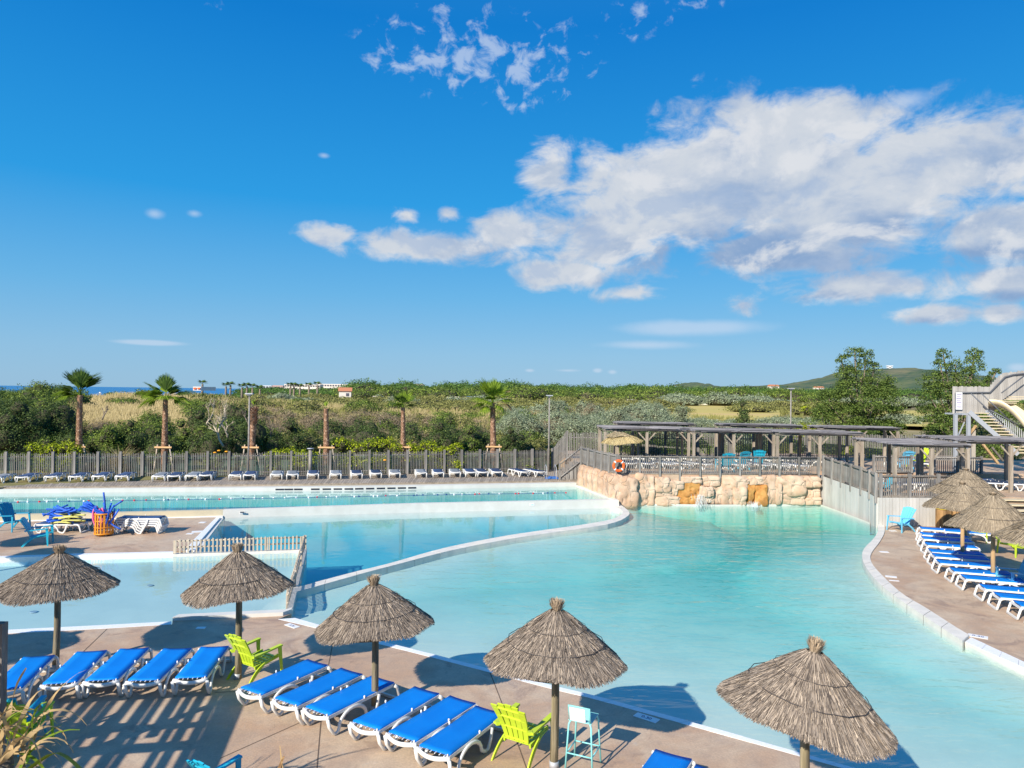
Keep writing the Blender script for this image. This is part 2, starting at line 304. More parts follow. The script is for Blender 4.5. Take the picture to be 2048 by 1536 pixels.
# ------------------------------------------------------------------ mesh helpers
class MB:
    def __init__(s): s.v = []; s.f = []
    def add(s, vs, fs):
        b = len(s.v); s.v.extend([tuple(x) for x in vs]); s.f.extend([tuple(i + b for i in f) for f in fs]); return s
    def box(s, c, d, rz=0.0, m=None):
        hx, hy, hz = d[0] / 2, d[1] / 2, d[2] / 2
        vs = [Vector((x, y, z)) for x in (-hx, hx) for y in (-hy, hy) for z in (-hz, hz)]
        mt = Matrix.Translation(c) @ (m if m is not None else Matrix.Rotation(rz, 4, 'Z'))
        return s.add([mt @ v for v in vs], [(0, 1, 3, 2), (4, 6, 7, 5), (0, 4, 5, 1), (2, 3, 7, 6), (0, 2, 6, 4), (1, 5, 7, 3)])
    def bar(s, a, b, w, h, up=Vector((0, 0, 1))):
        a = Vector(a); b = Vector(b); x = (b - a); L = x.length; x.normalize()
        y = Vector(up).cross(x)
        if y.length < 1e-4: y = Vector((0, 1, 0)).cross(x)
        y.normalize(); z = x.cross(y)
        m = Matrix((x, y, z)).transposed().to_4x4()
        return s.box((a + b) / 2, (L, w, h), m=m)
    def tube(s, pts, r, n=8, cap=True, flat=None):
        pts = [Vector(p) for p in pts]; rs = r if isinstance(r, (list, tuple)) else [r] * len(pts)
        t0 = (pts[1] - pts[0]).normalized(); up = Vector((0, 0, 1)) if abs(t0.z) < 0.9 else Vector((0, 1, 0))
        x = t0.cross(up).normalized(); b = len(s.v)
        for i, p in enumerate(pts):
            t = (pts[min(i + 1, len(pts) - 1)] - pts[max(i - 1, 0)]).normalized()
            x = (x - t * x.dot(t)); x.normalize(); y = t.cross(x)
            for k in range(n):
                a = 2 * math.pi * (k + 0.5) / n
                fx, fy = (flat if flat else (1, 1))
                s.v.append(tuple(p + rs[i] * (math.cos(a) * x * fx + math.sin(a) * y * fy)))
        for i in range(len(pts) - 1):
            for k in range(n):
                k2 = (k + 1) % n
                s.f.append((b + i * n + k, b + i * n + k2, b + (i + 1) * n + k2, b + (i + 1) * n + k))
        if cap:
            s.f.append(tuple(b + k for k in range(n))[::-1]); e = b + (len(pts) - 1) * n
            s.f.append(tuple(e + k for k in range(n)))
        return s
    def lathe(s, prof, n=24, c=(0, 0, 0)):
        b = len(s.v)
        for (r, z) in prof:
            for k in range(n):
                a = 2 * math.pi * k / n; s.v.append((c[0] + r * math.cos(a), c[1] + r * math.sin(a), c[2] + z))
        for i in range(len(prof) - 1):
            for k in range(n):
                k2 = (k + 1) % n; s.f.append((b + i * n + k, b + i * n + k2, b + (i + 1) * n + k2, b + (i + 1) * n + k))
        return s
    def poly(s, pts):                     # flat polygon, any outline
        pts = [(p[0], p[1], p[2] if len(p) > 2 else 0.0) for p in pts]
        tris = geometry.tessellate_polygon([[Vector((p[0], p[1], 0)) for p in pts]]); b = len(s.v)
        s.v.extend([tuple(p) for p in pts])
        for t in tris:
            a, q, c = (Vector(pts[i]) for i in t)
            up = (q - a).cross(c - a).z
            s.f.append(tuple(b + i for i in (t if up > 0 else t[::-1])))
        return s
    def prism(s, pts, z0, z1):            # upright prism over an outline
        top = [(p[0], p[1], z1) for p in pts]; bot = [(p[0], p[1], z0) for p in pts]; n = len(pts)
        s.poly(top); b = len(s.v); s.v.extend(top); s.v.extend(bot)
        area = sum(pts[i][0] * pts[(i + 1) % n][1] - pts[(i + 1) % n][0] * pts[i][1] for i in range(n))
        for i in range(n):
            j = (i + 1) % n; q = (b + i, b + n + i, b + n + j, b + j)
            s.f.append(q if area > 0 else q[::-1])
        k = len(s.f); s.poly(bot)
        for i in range(k, len(s.f)): s.f[i] = s.f[i][::-1]
        return s
    def mesh(s, name, m, smooth=False, weld=False):
        me = bpy.data.meshes.new(name); me.from_pydata(s.v, [], s.f)
        if weld:
            bm = bmesh.new(); bm.from_mesh(me); bmesh.ops.remove_doubles(bm, verts=bm.verts, dist=0.0005); bmesh.ops.recalc_face_normals(bm, faces=bm.faces); bm.to_mesh(me); bm.free()
        me.materials.append(m)
        if smooth: me.polygons.foreach_set('use_smooth', [True] * len(me.polygons))
        me.update(); return me
    def build(s, name, m, parent=None, smooth=False, weld=False, **kw):
        return link(name, s.mesh(name, m, smooth, weld), parent, **kw)
def link(name, me, parent=None, loc=None, rz=None, scale=None, rot=None):
    o = bpy.data.objects.new(name, me); C.objects.link(o)
    if parent is not None: o.parent = parent
    if loc is not None: o.location = loc
    if rz is not None: o.rotation_euler = (0, 0, rz)
    if rot is not None: o.rotation_euler = rot
    if scale is not None: o.scale = scale
    return o
def tag(o, label=None, cat=None, group=None, kind=None):
    if label: o['label'] = label
    if cat: o['category'] = cat
    if group: o['group'] = group
    if kind: o['kind'] = kind
    return o
def empty(name, loc, rz=0.0, label=None, cat=None, group=None):
    o = bpy.data.objects.new(name, None); C.objects.link(o); o.location = loc; o.rotation_euler = (0, 0, rz)
    o.empty_display_size = 0.1
    return tag(o, label, cat, group)
KIDS = {}
def kids(root):
    return [o for o in root.children]
def dup(root, loc, rz, label, rot=None, group=None, swap=None, scale=None):
    r = root.copy(); C.objects.link(r); r.location = loc; r.rotation_euler = rot if rot else (0, 0, rz); r['label'] = label
    if group: r['group'] = group
    if scale: r.scale = scale
    for ch in list(root.children):
        c = ch.copy(); C.objects.link(c); c.parent = r
        if swap and ch.data and ch.data.name in swap: c.data = swap[ch.data.name]
        for g in list(ch.children):
            d = g.copy(); C.objects.link(d); d.parent = c
    return r
def resample(pts, n):
    pts = [Vector(p) for p in pts]; L = [0]
    for a, b in zip(pts, pts[1:]): L.append(L[-1] + (b - a).length)
    out = []
    for i in range(n):
        t = L[-1] * i / (n - 1); k = 0
        while k < len(pts) - 2 and L[k + 1] < t: k += 1
        s = (t - L[k]) / max(L[k + 1] - L[k], 1e-6); out.append(pts[k].lerp(pts[k + 1], min(max(s, 0), 1)))
    return out
def smoothline(pts, it=2):
    pts = [Vector(p) for p in pts]
    for _ in range(it):
        q = [pts[0]]
        for a, b in zip(pts, pts[1:]): q += [a.lerp(b, .25), a.lerp(b, .75)]
        q.append(pts[-1]); pts = q
    return pts
def offset(poly, d):                       # outline grown by d
    n = len(poly); area = sum(poly[i][0] * poly[(i + 1) % n][1] - poly[(i + 1) % n][0] * poly[i][1] for i in range(n)); sg = 1 if area > 0 else -1
    out = []
    for i in range(n):
        a, b, c = Vector(poly[i - 1][:2]), Vector(poly[i][:2]), Vector(poly[(i + 1) % n][:2])
        u = (b - a).normalized() if (b - a).length > 1e-6 else (c - b).normalized(); v = (c - b).normalized() if (c - b).length > 1e-6 else u
        nn = Vector((u.y + v.y, -u.x - v.x)) * sg
        if nn.length < 0.3: nn = Vector((u.y, -u.x)) * sg
        nn.normalize(); out.append((b.x + nn.x * d, b.y + nn.y * d))
    return out
def npmesh(name, verts, quads, m):         # fast mesh of quads
    me = bpy.data.meshes.new(name); nv = len(verts); nf = len(quads)
    me.vertices.add(nv); me.vertices.foreach_set('co', np.asarray(verts, np.float32).ravel())
    me.loops.add(nf * 4); me.loops.foreach_set('vertex_index', np.asarray(quads, np.int32).ravel())
    me.polygons.add(nf); me.polygons.foreach_set('loop_start', np.arange(nf, dtype=np.int32) * 4)
    me.materials.append(m); me.update(calc_edges=True); return me
nr = np.random.default_rng(11)
def leaf_quads(P, Nn, size, aspect=0.55, fold=0.0):
    n = len(P); size = np.broadcast_to(np.asarray(size, float), (n,))
    Nn = Nn / (np.linalg.norm(Nn, axis=1, keepdims=True) + 1e-9)
    t = nr.normal(size=(n, 3)); t -= Nn * (t * Nn).sum(1, keepdims=True); t /= np.linalg.norm(t, axis=1, keepdims=True) + 1e-9
    b = np.cross(Nn, t); s = size[:, None]; w = s * aspect
    V = np.stack([P - t * s / 2, P + b * w / 2, P + t * s / 2, P - b * w / 2], 1).reshape(-1, 3)
    return V, np.arange(n * 4).reshape(-1, 4)
ICO = None
def ico():
    global ICO
    if ICO is None:
        bm = bmesh.new(); bmesh.ops.create_icosphere(bm, subdivisions=2, radius=1)
        ICO = (np.array([v.co[:] for v in bm.verts]), [tuple(v.index for v in f.verts) for f in bm.faces]); bm.free()
    return ICO
def blobs_to_leaves(blobs, leaf, cover=1.5, jitter=0.9, aspect=0.6, lump=0.22):
    P = []; Q = []; S = []
    for (x, y, z, rx, ry, rz) in blobs:
        lf = leaf(y) if callable(leaf) else leaf
        n = int(cover * 4 * (rx * rz + rx * ry) / (lf * lf * aspect) * 0.5) + 8; n = min(n, 9000)
        d = nr.normal(size=(n, 3)); d /= np.linalg.norm(d, axis=1, keepdims=True)
        d[:, 2] = np.where(d[:, 2] < -0.35, -d[:, 2], d[:, 2])
        ph = nr.uniform(0, 6.28, 4); fr = nr.uniform(2.2, 4.5, 4)
        lm = 1 + lump * (np.sin(d[:, 0] * fr[0] * 2 + ph[0]) * np.sin(d[:, 2] * fr[1] * 2 + ph[1]) + 0.7 * np.sin(d[:, 1] * fr[2] * 2 + ph[2] + d[:, 0] * 5))
        r = (0.72 + 0.33 * nr.random(n) ** 0.7) * lm
        p = d * r[:, None] * np.array([rx, ry, rz]) + np.array([x, y, z])
        P.append(p); Q.append(d + jitter * nr.normal(size=(n, 3)) * 0.6 + np.array([0, 0, 0.25])); S.append(lf * nr.uniform(0.6, 1.35, n))
    return leaf_quads(np.concatenate(P), np.concatenate(Q), np.concatenate(S), aspect)
def foliage(name, blobs, m, leaf, parent=None, core=0.72, **kw):
    V, Q = blobs_to_leaves(blobs, leaf, **kw)
    nv, nq = len(V), len(Q); cv = []; cf = []
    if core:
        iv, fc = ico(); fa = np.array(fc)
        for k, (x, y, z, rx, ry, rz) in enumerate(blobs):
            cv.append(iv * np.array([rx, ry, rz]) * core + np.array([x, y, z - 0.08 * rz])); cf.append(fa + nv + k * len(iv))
    allv = np.concatenate([V] + cv); nt_ = sum(len(c) for c in cf)
    me = bpy.data.meshes.new(name); me.vertices.add(len(allv)); me.vertices.foreach_set('co', allv.astype(np.float32).ravel())
    lv = np.concatenate([Q.ravel()] + [c.ravel() for c in cf]).astype(np.int32)
    me.loops.add(len(lv)); me.loops.foreach_set('vertex_index', lv); me.polygons.add(nq + nt_)
    ls = np.concatenate([np.arange(nq) * 4, nq * 4 + np.arange(nt_) * 3]).astype(np.int32)
    me.polygons.foreach_set('loop_start', ls)
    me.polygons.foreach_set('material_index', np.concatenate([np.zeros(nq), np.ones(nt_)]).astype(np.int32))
    me.materials.append(m); me.materials.append(LEAFCORE); me.update(calc_edges=True)
    return link(name, me, parent)
# ================================================================== GROUND, POOLS, TERRACES
def A(l, z=0.0): return [at(x, y, z) for x, y in l]
ZW = -0.08                                   # water of the three lower pools
lag_front = smoothline(A([(577, 1229), (648, 1251), (786, 1286), (898, 1311), (960, 1330), (1100, 1370), (1214, 1398), (1387, 1441), (1616, 1508), (2000, 1614), (2330, 1700)]), 1)
lag_right = smoothline(A([(2500, 1560), (2260, 1448), (2050, 1345), (1938, 1288), (1918, 1280), (1879, 1259), (1849, 1235), (1809, 1209), (1769, 1179), (1746, 1157), (1730, 1134), (1723, 1118), (1726, 1100), (1748, 1080), (1757, 1064), (1755, 1052)]), 2)
lag_back = A([(1690, 1026), (1640, 1008), (1440, 1009), (1237, 1007)])
wall_out = smoothline(A([(1237, 1007), (1260, 1024), (1258, 1033), (1232, 1047), (1181, 1056), (1120, 1064), (1044, 1075), (960, 1090), (880, 1107), (795, 1130), (700, 1155), (579, 1190)]), 2)
wall_in = smoothline(A([(1222, 1012), (1246, 1021), (1246, 1029), (1226, 1040), (1181, 1048), (1120, 1057), (1044, 1067), (960, 1082), (870, 1101), (775, 1130), (700, 1147), (588, 1178)]), 2)
lagoon = lag_front + lag_right + lag_back + wall_out[1:]
midp = list(reversed(wall_in)) + A([(1235, 1013), (840, 1022), (446, 1032), (411, 1080), (398, 1102), (604, 1097)])
wade = A([(-330, 1127), (-200, 1122), (150, 1110), (345, 1105), (604, 1098), (571, 1222), (341, 1244), (214, 1252), (12, 1260), (-200, 1270), (-330, 1276)])
def ring(o): return [(p[0], p[1]) for p in o]
def basin(name, outline, zf, m):
    mb = MB(); mb.poly([(x, y, zf) for x, y in offset(ring(outline), .06)])
    return tag(mb.build(name, m), kind='structure')
# the lagoon floor shelves down from the beach edge to its middle
def lagoon_floor():
    pts = ring(lagoon); xs = [p[0] for p in pts]; ys = [p[1] for p in pts]
    q = ring(lag_front); rt = ring(lag_right)
    def dseg(p, l):
        best = 9e9
        for a, b in zip(l, l[1:]):
            a = Vector(a); b = Vector(b); ab = b - a; t = max(0, min(1, (p - a).dot(ab) / max(ab.length_squared, 1e-9))); best = min(best, (p - a - ab * t).length)
        return best
    mb = MB(); nx, ny = 70, 90; x0, x1, y0, y1 = min(xs) - 1, max(xs) + 1, min(ys) - 1, max(ys) + 1
    rr = ring(wall_out)
    for j in range(ny + 1):
        for i in range(nx + 1):
            p = Vector((x0 + (x1 - x0) * i / nx, y0 + (y1 - y0) * j / ny))
            d = dseg(p, q); dr = dseg(p, rt)
            z = -0.19 - 0.048 * min(d, 15)
            z = max(z, -0.22 - 0.12 * dr) if dr < 4 else z
            dw = dseg(p, rr); z = max(z, -0.20 - 0.09 * dw) if dw < 5 else z
            mb.v.append((p.x, p.y, z - 0.3 * max(0, min(1, (p.y - 27) / 8)) * min(1, dseg(p, rr) / 3)))
    for j in range(ny):
        for i in range(nx):
            a = j * (nx + 1) + i; mb.f.append((a, a + 1, a + nx + 2, a + nx + 1))
    # keep only what lies within the basin
    from mathutils.geometry import intersect_point_tri_2d
    big_ = offset(lagoon, 0.5)
    def inside(p, poly):
        c = False; n = len(poly); x, y = p
        for i in range(n):
            xa, ya = poly[i]; xb, yb = poly[i - 1]
            if (ya > y) != (yb > y) and x < (xb - xa) * (y - ya) / (yb - ya) + xa: c = not c
        return c
    keep = [f for f in mb.f if any(inside((mb.v[i][0], mb.v[i][1]), big_) for i in f)]
    mb.f = keep
    return tag(mb.build('lagoon_pool_floor', FLOORL, None, True), kind='structure')
lagoon_floor()
basin('deep_pool_floor', midp, -1.15, FLOORM)
basin('wading_pool_floor', wade, -0.30, FLOORL)
def sides(name, outline, z0, z1, m, closed=False, kind='structure'):
    o2 = ring(outline); mb = MB(); n = len(o2)
    for i in range(n if closed else n - 1):
        j = (i + 1) % n; a, b = o2[i], o2[j]
        mb.add([(a[0], a[1], z0), (b[0], b[1], z0), (b[0], b[1], z1), (a[0], a[1], z1)], [(0, 1, 2, 3)])
    return tag(mb.build(name, m), kind=kind)
sides('lagoon_pool_side', A([(1740, 1045)]) + lag_back, -1.6, -0.004, CREAM)
WLAG = water_mat('lagoon_water', 0.48, 0.6, 1.15, (0.55, 1.5, 1), (0.04, 0.86, 0.86))
WMID = water_mat('deep_pool_water', 0.26, 0.05, 1.2, (1, 1, 1), (0.02, 0.80, 0.88))
WWAD = water_mat('wading_water', 0.42, 0.06, 1.5, (1, 1, 1), (0.10, 0.74, 0.88))
WLAP = water_mat('lap_pool_water', 0.26, 0.06, 1.2, (1, 1, 1), (0.03, 0.84, 0.90))
def water(name, outline, z, m, d=0.03, bot=-3.0):
    mb = MB(); mb.prism(offset(ring(outline), d), bot, z); return tag(mb.build(name, m), kind='structure')
water('lagoon_pool_water', lagoon, ZW, WLAG)
water('deep_pool_water', midp, ZW, WMID)
water('wading_pool_water', wade, ZW - 0.003, WWAD)
def strip(name, a, b, z1, z0, m, n=None, kind='structure', bev=0.0, parent=None):
    if n is None and len(a) == len(b): n = len(a); a = [Vector(p) for p in a]; b = [Vector(p) for p in b]
    else: n = n or max(len(a), len(b)); a = resample(a, n); b = resample(b, n)
    mb = MB()
    for i in range(n):
        mb.v += [(a[i].x, a[i].y, z0), (a[i].x, a[i].y, z1), (b[i].x, b[i].y, z1), (b[i].x, b[i].y, z0)]
    for i in range(n - 1):
        o = i * 4
        for q in range(4): mb.f.append((o + q, o + (q + 1) % 4, o + 4 + (q + 1) % 4, o + 4 + q))
    mb.f += [(0, 1, 2, 3), ((n - 1) * 4 + 3, (n - 1) * 4 + 2, (n - 1) * 4 + 1, (n - 1) * 4)]
    bm = bmesh.new(); me = bpy.data.meshes.new(name); me.from_pydata(mb.v, [], mb.f); bm.from_mesh(me); bmesh.ops.recalc_face_normals(bm, faces=bm.faces); bm.to_mesh(me); bm.free(); me.materials.append(m)
    return tag(link(name, me, parent), kind=kind)
def stones(name, a, b, z1, z0, m, step, parent, gap=0.012):   # coping laid as separate stones
    n0 = 200; a = resample(a, n0); b = resample(b, n0); L = sum((q - p).length for p, q in zip(a, a[1:])); k = max(1, int(L / step)); out = []
    for i in range(k):
        i0 = i * (n0 - 1) / k; i1 = (i + 1) * (n0 - 1) / k; e = gap / L * (n0 - 1)
        def pt(l, t): j = min(int(t), n0 - 2); return l[j].lerp(l[j + 1], t - j)
        js = [i0 + e, i0 * .5 + i1 * .5, i1 - e]; dz = rng.uniform(-.003, .003)
        out.append(strip(name, [pt(a, t) for t in js], [pt(b, t) for t in js], z1 + dz, z0, m, 3, kind=None, parent=parent))
    return out
# front edge: white tile band, cream slope into the water
fo = smoothline(A([(556, 1238.5), (646, 1259.5), (757, 1288), (900, 1324), (1100, 1377.5), (1184, 1397), (1370, 1449), (1616, 1517), (2000, 1626), (2330, 1716)]), 1)
fm = smoothline(A([(590, 1236), (648, 1252.5), (770, 1284.5), (900, 1317), (1100, 1370), (1184, 1390), (1376, 1442), (1616, 1510), (2000, 1618), (2330, 1706)]), 1)
tile_edge = tag(bpy.data.objects.new('lagoon_tile_edge', None), kind='structure'); C.objects.link(tile_edge)
stones('edge_tile', fo, fm, 0.006, -0.12, TILEW, 0.5, tile_edge, 0.004)
fi = [p + Vector((0.14, 0.32, 0)) for p in fm]
mb = MB(); a_, b_ = resample(fm, 60), resample(fi, 60)
for i in range(60): mb.v += [(a_[i].x, a_[i].y, 0.0), (b_[i].x, b_[i].y, -0.22)]
for i in range(59): mb.f.append((2 * i, 2 * i + 1, 2 * i + 3, 2 * i + 2))
tag(mb.build('lagoon_sloping_edge', CREAM), kind='structure')
# raised coping along the right side, then a flat tiled edge
ro = smoothline(A([(1939, 1274), (1913, 1259), (1849, 1217), (1809, 1195), (1779, 1169), (1752, 1141), (1741, 1126), (1740, 1110), (1760, 1086), (1771, 1064), (1768, 1050)], 0.0), 2)
ri = smoothline(A([(1925, 1286), (1879, 1257), (1849, 1236), (1809, 1210), (1769, 1180), (1746, 1158), (1730, 1135), (1723, 1118), (1726, 1100), (1748, 1080), (1757, 1064), (1755, 1052)], 0.0), 2)
curb = tag(bpy.data.objects.new('lagoon_coping', None), kind='structure'); C.objects.link(curb)
stones('coping_stone', ri, ro, 0.055, -0.8, KERB, 0.95, curb)
ro2 = A([(2500, 1516), (2260, 1417), (2048, 1324), (1942, 1275)]); ri2 = A([(2500, 1545), (2260, 1437), (2048, 1336), (1930, 1284)])
stones('edge_tile', ri2, ro2, 0.006, -0.12, TILEW, 0.5, tile_edge, 0.004)
sides('right_edge_side', [p + Vector((0, -.004, 0)) for p in ri2], -1.2, -0.002, CREAM)
# curved wall between the two pools, the low wall under the pool fence, the white sill
curved = tag(bpy.data.objects.new('curved_pool_wall', None), kind='structure'); C.objects.link(curved)
stones('coping_stone', wall_in, wall_out, 0.03, -1.3, KERB, 1.2, curved, 0.006)
f2a = [at(604, 1097), at(571, 1222)]; f2b = [at(614, 1098), at(584, 1224)]
strip('pool_divider_wall', f2a, f2b, 0.02, -1.2, KERB)
strip('pool_divider_sill', A([(346, 1107), (604, 1098.5)]), A([(346, 1104), (606, 1096)]), -0.03, -1.2, KERB)
strip('white_sill_block', A([(345, 1242), (460, 1237), (566, 1232), (583, 1226)]), A([(358, 1236), (460, 1231), (571, 1226), (584, 1222)]), 0.10, -0.2, WALLW)
strip('wading_tile_edge', A([(-330, 1284), (-200, 1279), (12, 1267.5), (214, 1257), (343, 1249)]), A([(-330, 1276), (-200, 1271), (12, 1260), (214, 1250), (343, 1243)]), 0.006, -0.3, TILEW)
strip('wading_back_edge', A([(-330, 1128), (-200, 1123), (150, 1111), (346, 1106)]), A([(-330, 1124), (-200, 1119), (150, 1107.5), (346, 1103)]), 0.008, -0.3, TILEW)
strip('deep_pool_side_edge', A([(433, 1034.5), (386, 1081), (372, 1101)]), A([(441, 1034.5), (402, 1080), (392, 1101)]), 0.008, -0.3, TILEW)
strip('deep_pool_side_step', A([(441, 1034.5), (402, 1080), (392, 1101)]), A([(447, 1034), (412, 1080), (399, 1102)]), -0.05, -1.3, WALLW)
for (px, py) in ((1798, 1293), (1826, 1240), (1240, 1090), (1090, 1270), (1560, 1180)):
    p = at(px, py, -.3); MB().lathe([(0, .02), (.11, .02), (.13, 0)], 16, (p.x, p.y, -.19 - .048 * 9)).build('floor_inlet', BLACK if False else WHITEP, bpy.data.objects['lagoon_pool_floor'])
for (px, py) in ((67, 1225), (300, 1172), (455, 1205)):
    p = at(px, py, -.3); MB().lathe([(0, .02), (.09, .02), (.11, 0)], 16, (p.x, p.y, -.29)).build('floor_inlet', METAL, bpy.data.objects['wading_pool_floor'])
# ---- concrete terraces
near_poly = [(-26, -12)] + ring(A([(-330, 1284), (-200, 1279), (12, 1267.5), (214, 1257), (344, 1249), (345, 1242), (460, 1237), (566, 1232), (583, 1227), (556, 1238.5)])) + ring(fo[1:]) + [(16, -12)]
tag(MB().prism(near_poly, -1.6, 0.0).build('near_terrace', CONC), kind='structure')
left_poly = ring(A([(-330, 1124), (-200, 1119), (150, 1107.5), (346, 1103), (372, 1101), (386, 1081), (433, 1034.5), (300, 1037), (0, 1044), (-330, 1053)]))
tag(MB().prism(left_poly, -1.6, 0.0).build('left_terrace', CONC), kind='structure')
LP0 = at(-330, 1053)
tag(MB().prism([(-60, -12), (-26, -12), ring(A([(-330, 1284)]))[0], ring(A([(-330, 1124)]))[0], (LP0.x, LP0.y), (-60, 26)], -0.5, -0.002).build('outer_ground', CONC), kind='structure')
right_poly = ring(ro[:]) [::-1] + []
rp = ring(A([(1756, 1051.5)])) + ring(list(reversed(ro))) + ring(list(reversed(ro2))) + [(60, 4), (60, 33.2), (19, 33.2)]
tag(MB().prism(rp, -1.6, 0.0).build('right_terrace', CONC), kind='structure')
# thin expansion joints cut in the terrace
JO = mat('joint_line', (0.14, 0.10, 0.075), rough=0.9)
mbj = MB()
for l in [[(214, 1258), (165, 1305)], [(670, 1265), (655, 1340), (642, 1440), (634, 1536), (625, 1640)], [(440, 1517), (612, 1440), (760, 1372)], [(980, 1345), (1040, 1500), (1075, 1600)], [(430, 1385), (560, 1380)], [(1760, 1290), (1560, 1250)]][:5]:
    q = A(l, 0.0)
    for p0, p1 in zip(q, q[1:]):
        d = (p1 - p0).normalized(); nn = Vector((-d.y, d.x, 0)) * 0.009
        mbj.add([p0 - nn + Vector((0, 0, .004)), p1 - nn + Vector((0, 0, .004)), p1 + nn + Vector((0, 0, .004)), p0 + nn + Vector((0, 0, .004))], [(0, 1, 2, 3)])
tag(mbj.build('terrace_joint_lines', JO), kind='structure')
# ---- lap pool, raised by 0.3 m
ZL = 0.27
lw = [at(-330, 1041, -0.0), at(0, 1043.5, 0.0), at(300, 1036.5, 0.0), at(446, 1032.5, 0.0), at(840, 1022, ZW), at(1236, 1013, ZW)]
lw[0] = lw[1] + (lw[1] - lw[2]) * 1.0
up_ = Vector((-0.22, 1, 0)).normalized()
lap_front = [p.copy() for p in lw]
lap_back = [at(-330, 990, ZL), at(0, 986.5, ZL), at(300, 984, ZL), at(700, 981, ZL), at(1153, 972.5, ZL)]
lap_right = [at(1240, 1003.5, ZL), at(1212, 991, ZL), at(1153, 972.5, ZL)]
fw = [p + up_ * 0.30 for p in lap_front]
lap_out = fw + [lap_right[1]] + [lap_right[2]] + list(reversed(lap_back))[1:]
lapf = basin('lap_pool_floor', lap_out, -1.0, FLOORM)
sides('lap_pool_side', [fw[-1], lap_right[1], lap_right[2]], -1.0, ZL + 0.05, CREAM)
water('lap_pool_water', lap_out, ZL, WLAP, d=0.02)
strip('lap_pool_front_wall', lap_front[3:], fw[3:], ZL + 0.025, -1.3, WALLW)
strip('lap_pool_beige_wall', lap_front[:4], fw[:4], ZL + 0.018, -1.4, BEIGE)
strip('beige_wall_kerb', [p - up_ * 0.07 for p in lap_front[:4]], lap_front[:4], 0.03, -0.5, TILEW)
strip('lap_pool_end_coping', [at(1238, 1003, ZL), at(1215, 993, ZL), at(1156, 969.5, ZL)], [at(1228, 1003, ZL), at(1205, 993, ZL), at(1150, 971, ZL)], ZL + 0.07, -0.6, KERB)
# white wall behind with dark overflow slots
bw0 = [p for p in lap_back]; bw1 = [p + up_ * 0.45 for p in bw0]
strip('lap_pool_back_wall', bw0, bw1, 0.475, -0.6, WALLW)
slotw = empty('overflow_gutter', (0, 0, 0)); slotw['kind'] = 'structure'
for k, x in enumerate([559.5, 577.5, 596.5] + [600 + q / 6.827 for q in (208, 365, 515, 664, 808, 956, 1103, 1247, 1390, 1531)]):
    p = at(x, 980.5 + (620 - x) * 0.011 - .2, 0.36)
    a, b = at(x - 8.4, 980, 0.36), at(x + 8.4, 979.8, 0.36)
    t = (x - 300) / 400 if x < 700 else (x - 700) / 453
    s0, s1 = (bw0[2], bw0[3]) if x < 700 else (bw0[3], bw0[4])
    c = s0.lerp(s1, t); d = (s1 - s0).normalized(); nrm = Vector((d.y, -d.x, 0))
    # find where the ray through px crosses the wall line
    dr = ray(x, 980); den = dr.x * nrm.x + dr.y * nrm.y; tt = (s0.x * nrm.x + s0.y * nrm.y) / den; c = Vector((dr.x * tt, dr.y * tt, 0.36))
    MB().box(c + nrm * 0.002, (0.46, 0.03, 0.085), rz=math.atan2(d.y, d.x)).build('gutter_slot', BLACK, slotw)
# tread and fascia of the wooden deck
ZD = 0.58
dk_front = [at(-330, 976.5, ZD), at(0, 974, ZD), at(280, 971, ZD), at(620, 967, ZD), at(900, 963.8, ZD), at(1185, 959.8, ZD)]
dk_back = [at(-330, 958, ZD), at(0, 951.5, ZD), at(286, 950, ZD), at(700, 945.5, ZD), at(1096, 939, ZD), at(1185, 936.5, ZD)]
strip('deck_tread', resample([p + up_ * .004 for p in bw1], 12), [p + Vector((0, 0.02, 0)) for p in resample(dk_front, 12)], 0.475 - 0.004, -0.5, BEIGE)
fasc = empty('deck_fascia', (0, 0, 0)); fasc['kind'] = 'structure'
for i, (p, q) in enumerate(zip(dk_front, dk_front[1:])):
    for z0, z1 in ((0.472, 0.541),):
        d = (q - p).normalized(); MB().bar(Vector((p.x, p.y, (z0 + z1) / 2)) + d * .004, Vector((q.x, q.y, (z0 + z1) / 2)) - d * .004, 0.04, z1 - z0).build('fascia_board', WOODB, fasc)
deck = empty('wooden_deck', (0, 0, 0)); deck['kind'] = 'structure'
nb_ = 285; fr_, bk_ = resample(dk_front, nb_ + 1), resample(dk_back, nb_ + 1)
for i in range(nb_):
    a, b, c, d = fr_[i], fr_[i + 1], bk_[i + 1], bk_[i]; g = 0.05
    a2, b2 = a.lerp(b, g), a.lerp(b, 1 - g); d2, c2_ = d.lerp(c, g), d.lerp(c, 1 - g); dz = rng.uniform(-.004, .004)
    mbp = MB(); mbp.prism([(a2.x, a2.y), (b2.x, b2.y), (c2_.x, c2_.y), (d2.x, d2.y)], ZD - 0.035, ZD + dz); mbp.build('deck_plank', WOODB, deck)
strip('deck_underfloor', [p + Vector((0, .1, 0)) for p in dk_front], dk_back, ZD - 0.05, -0.4, WOODD)

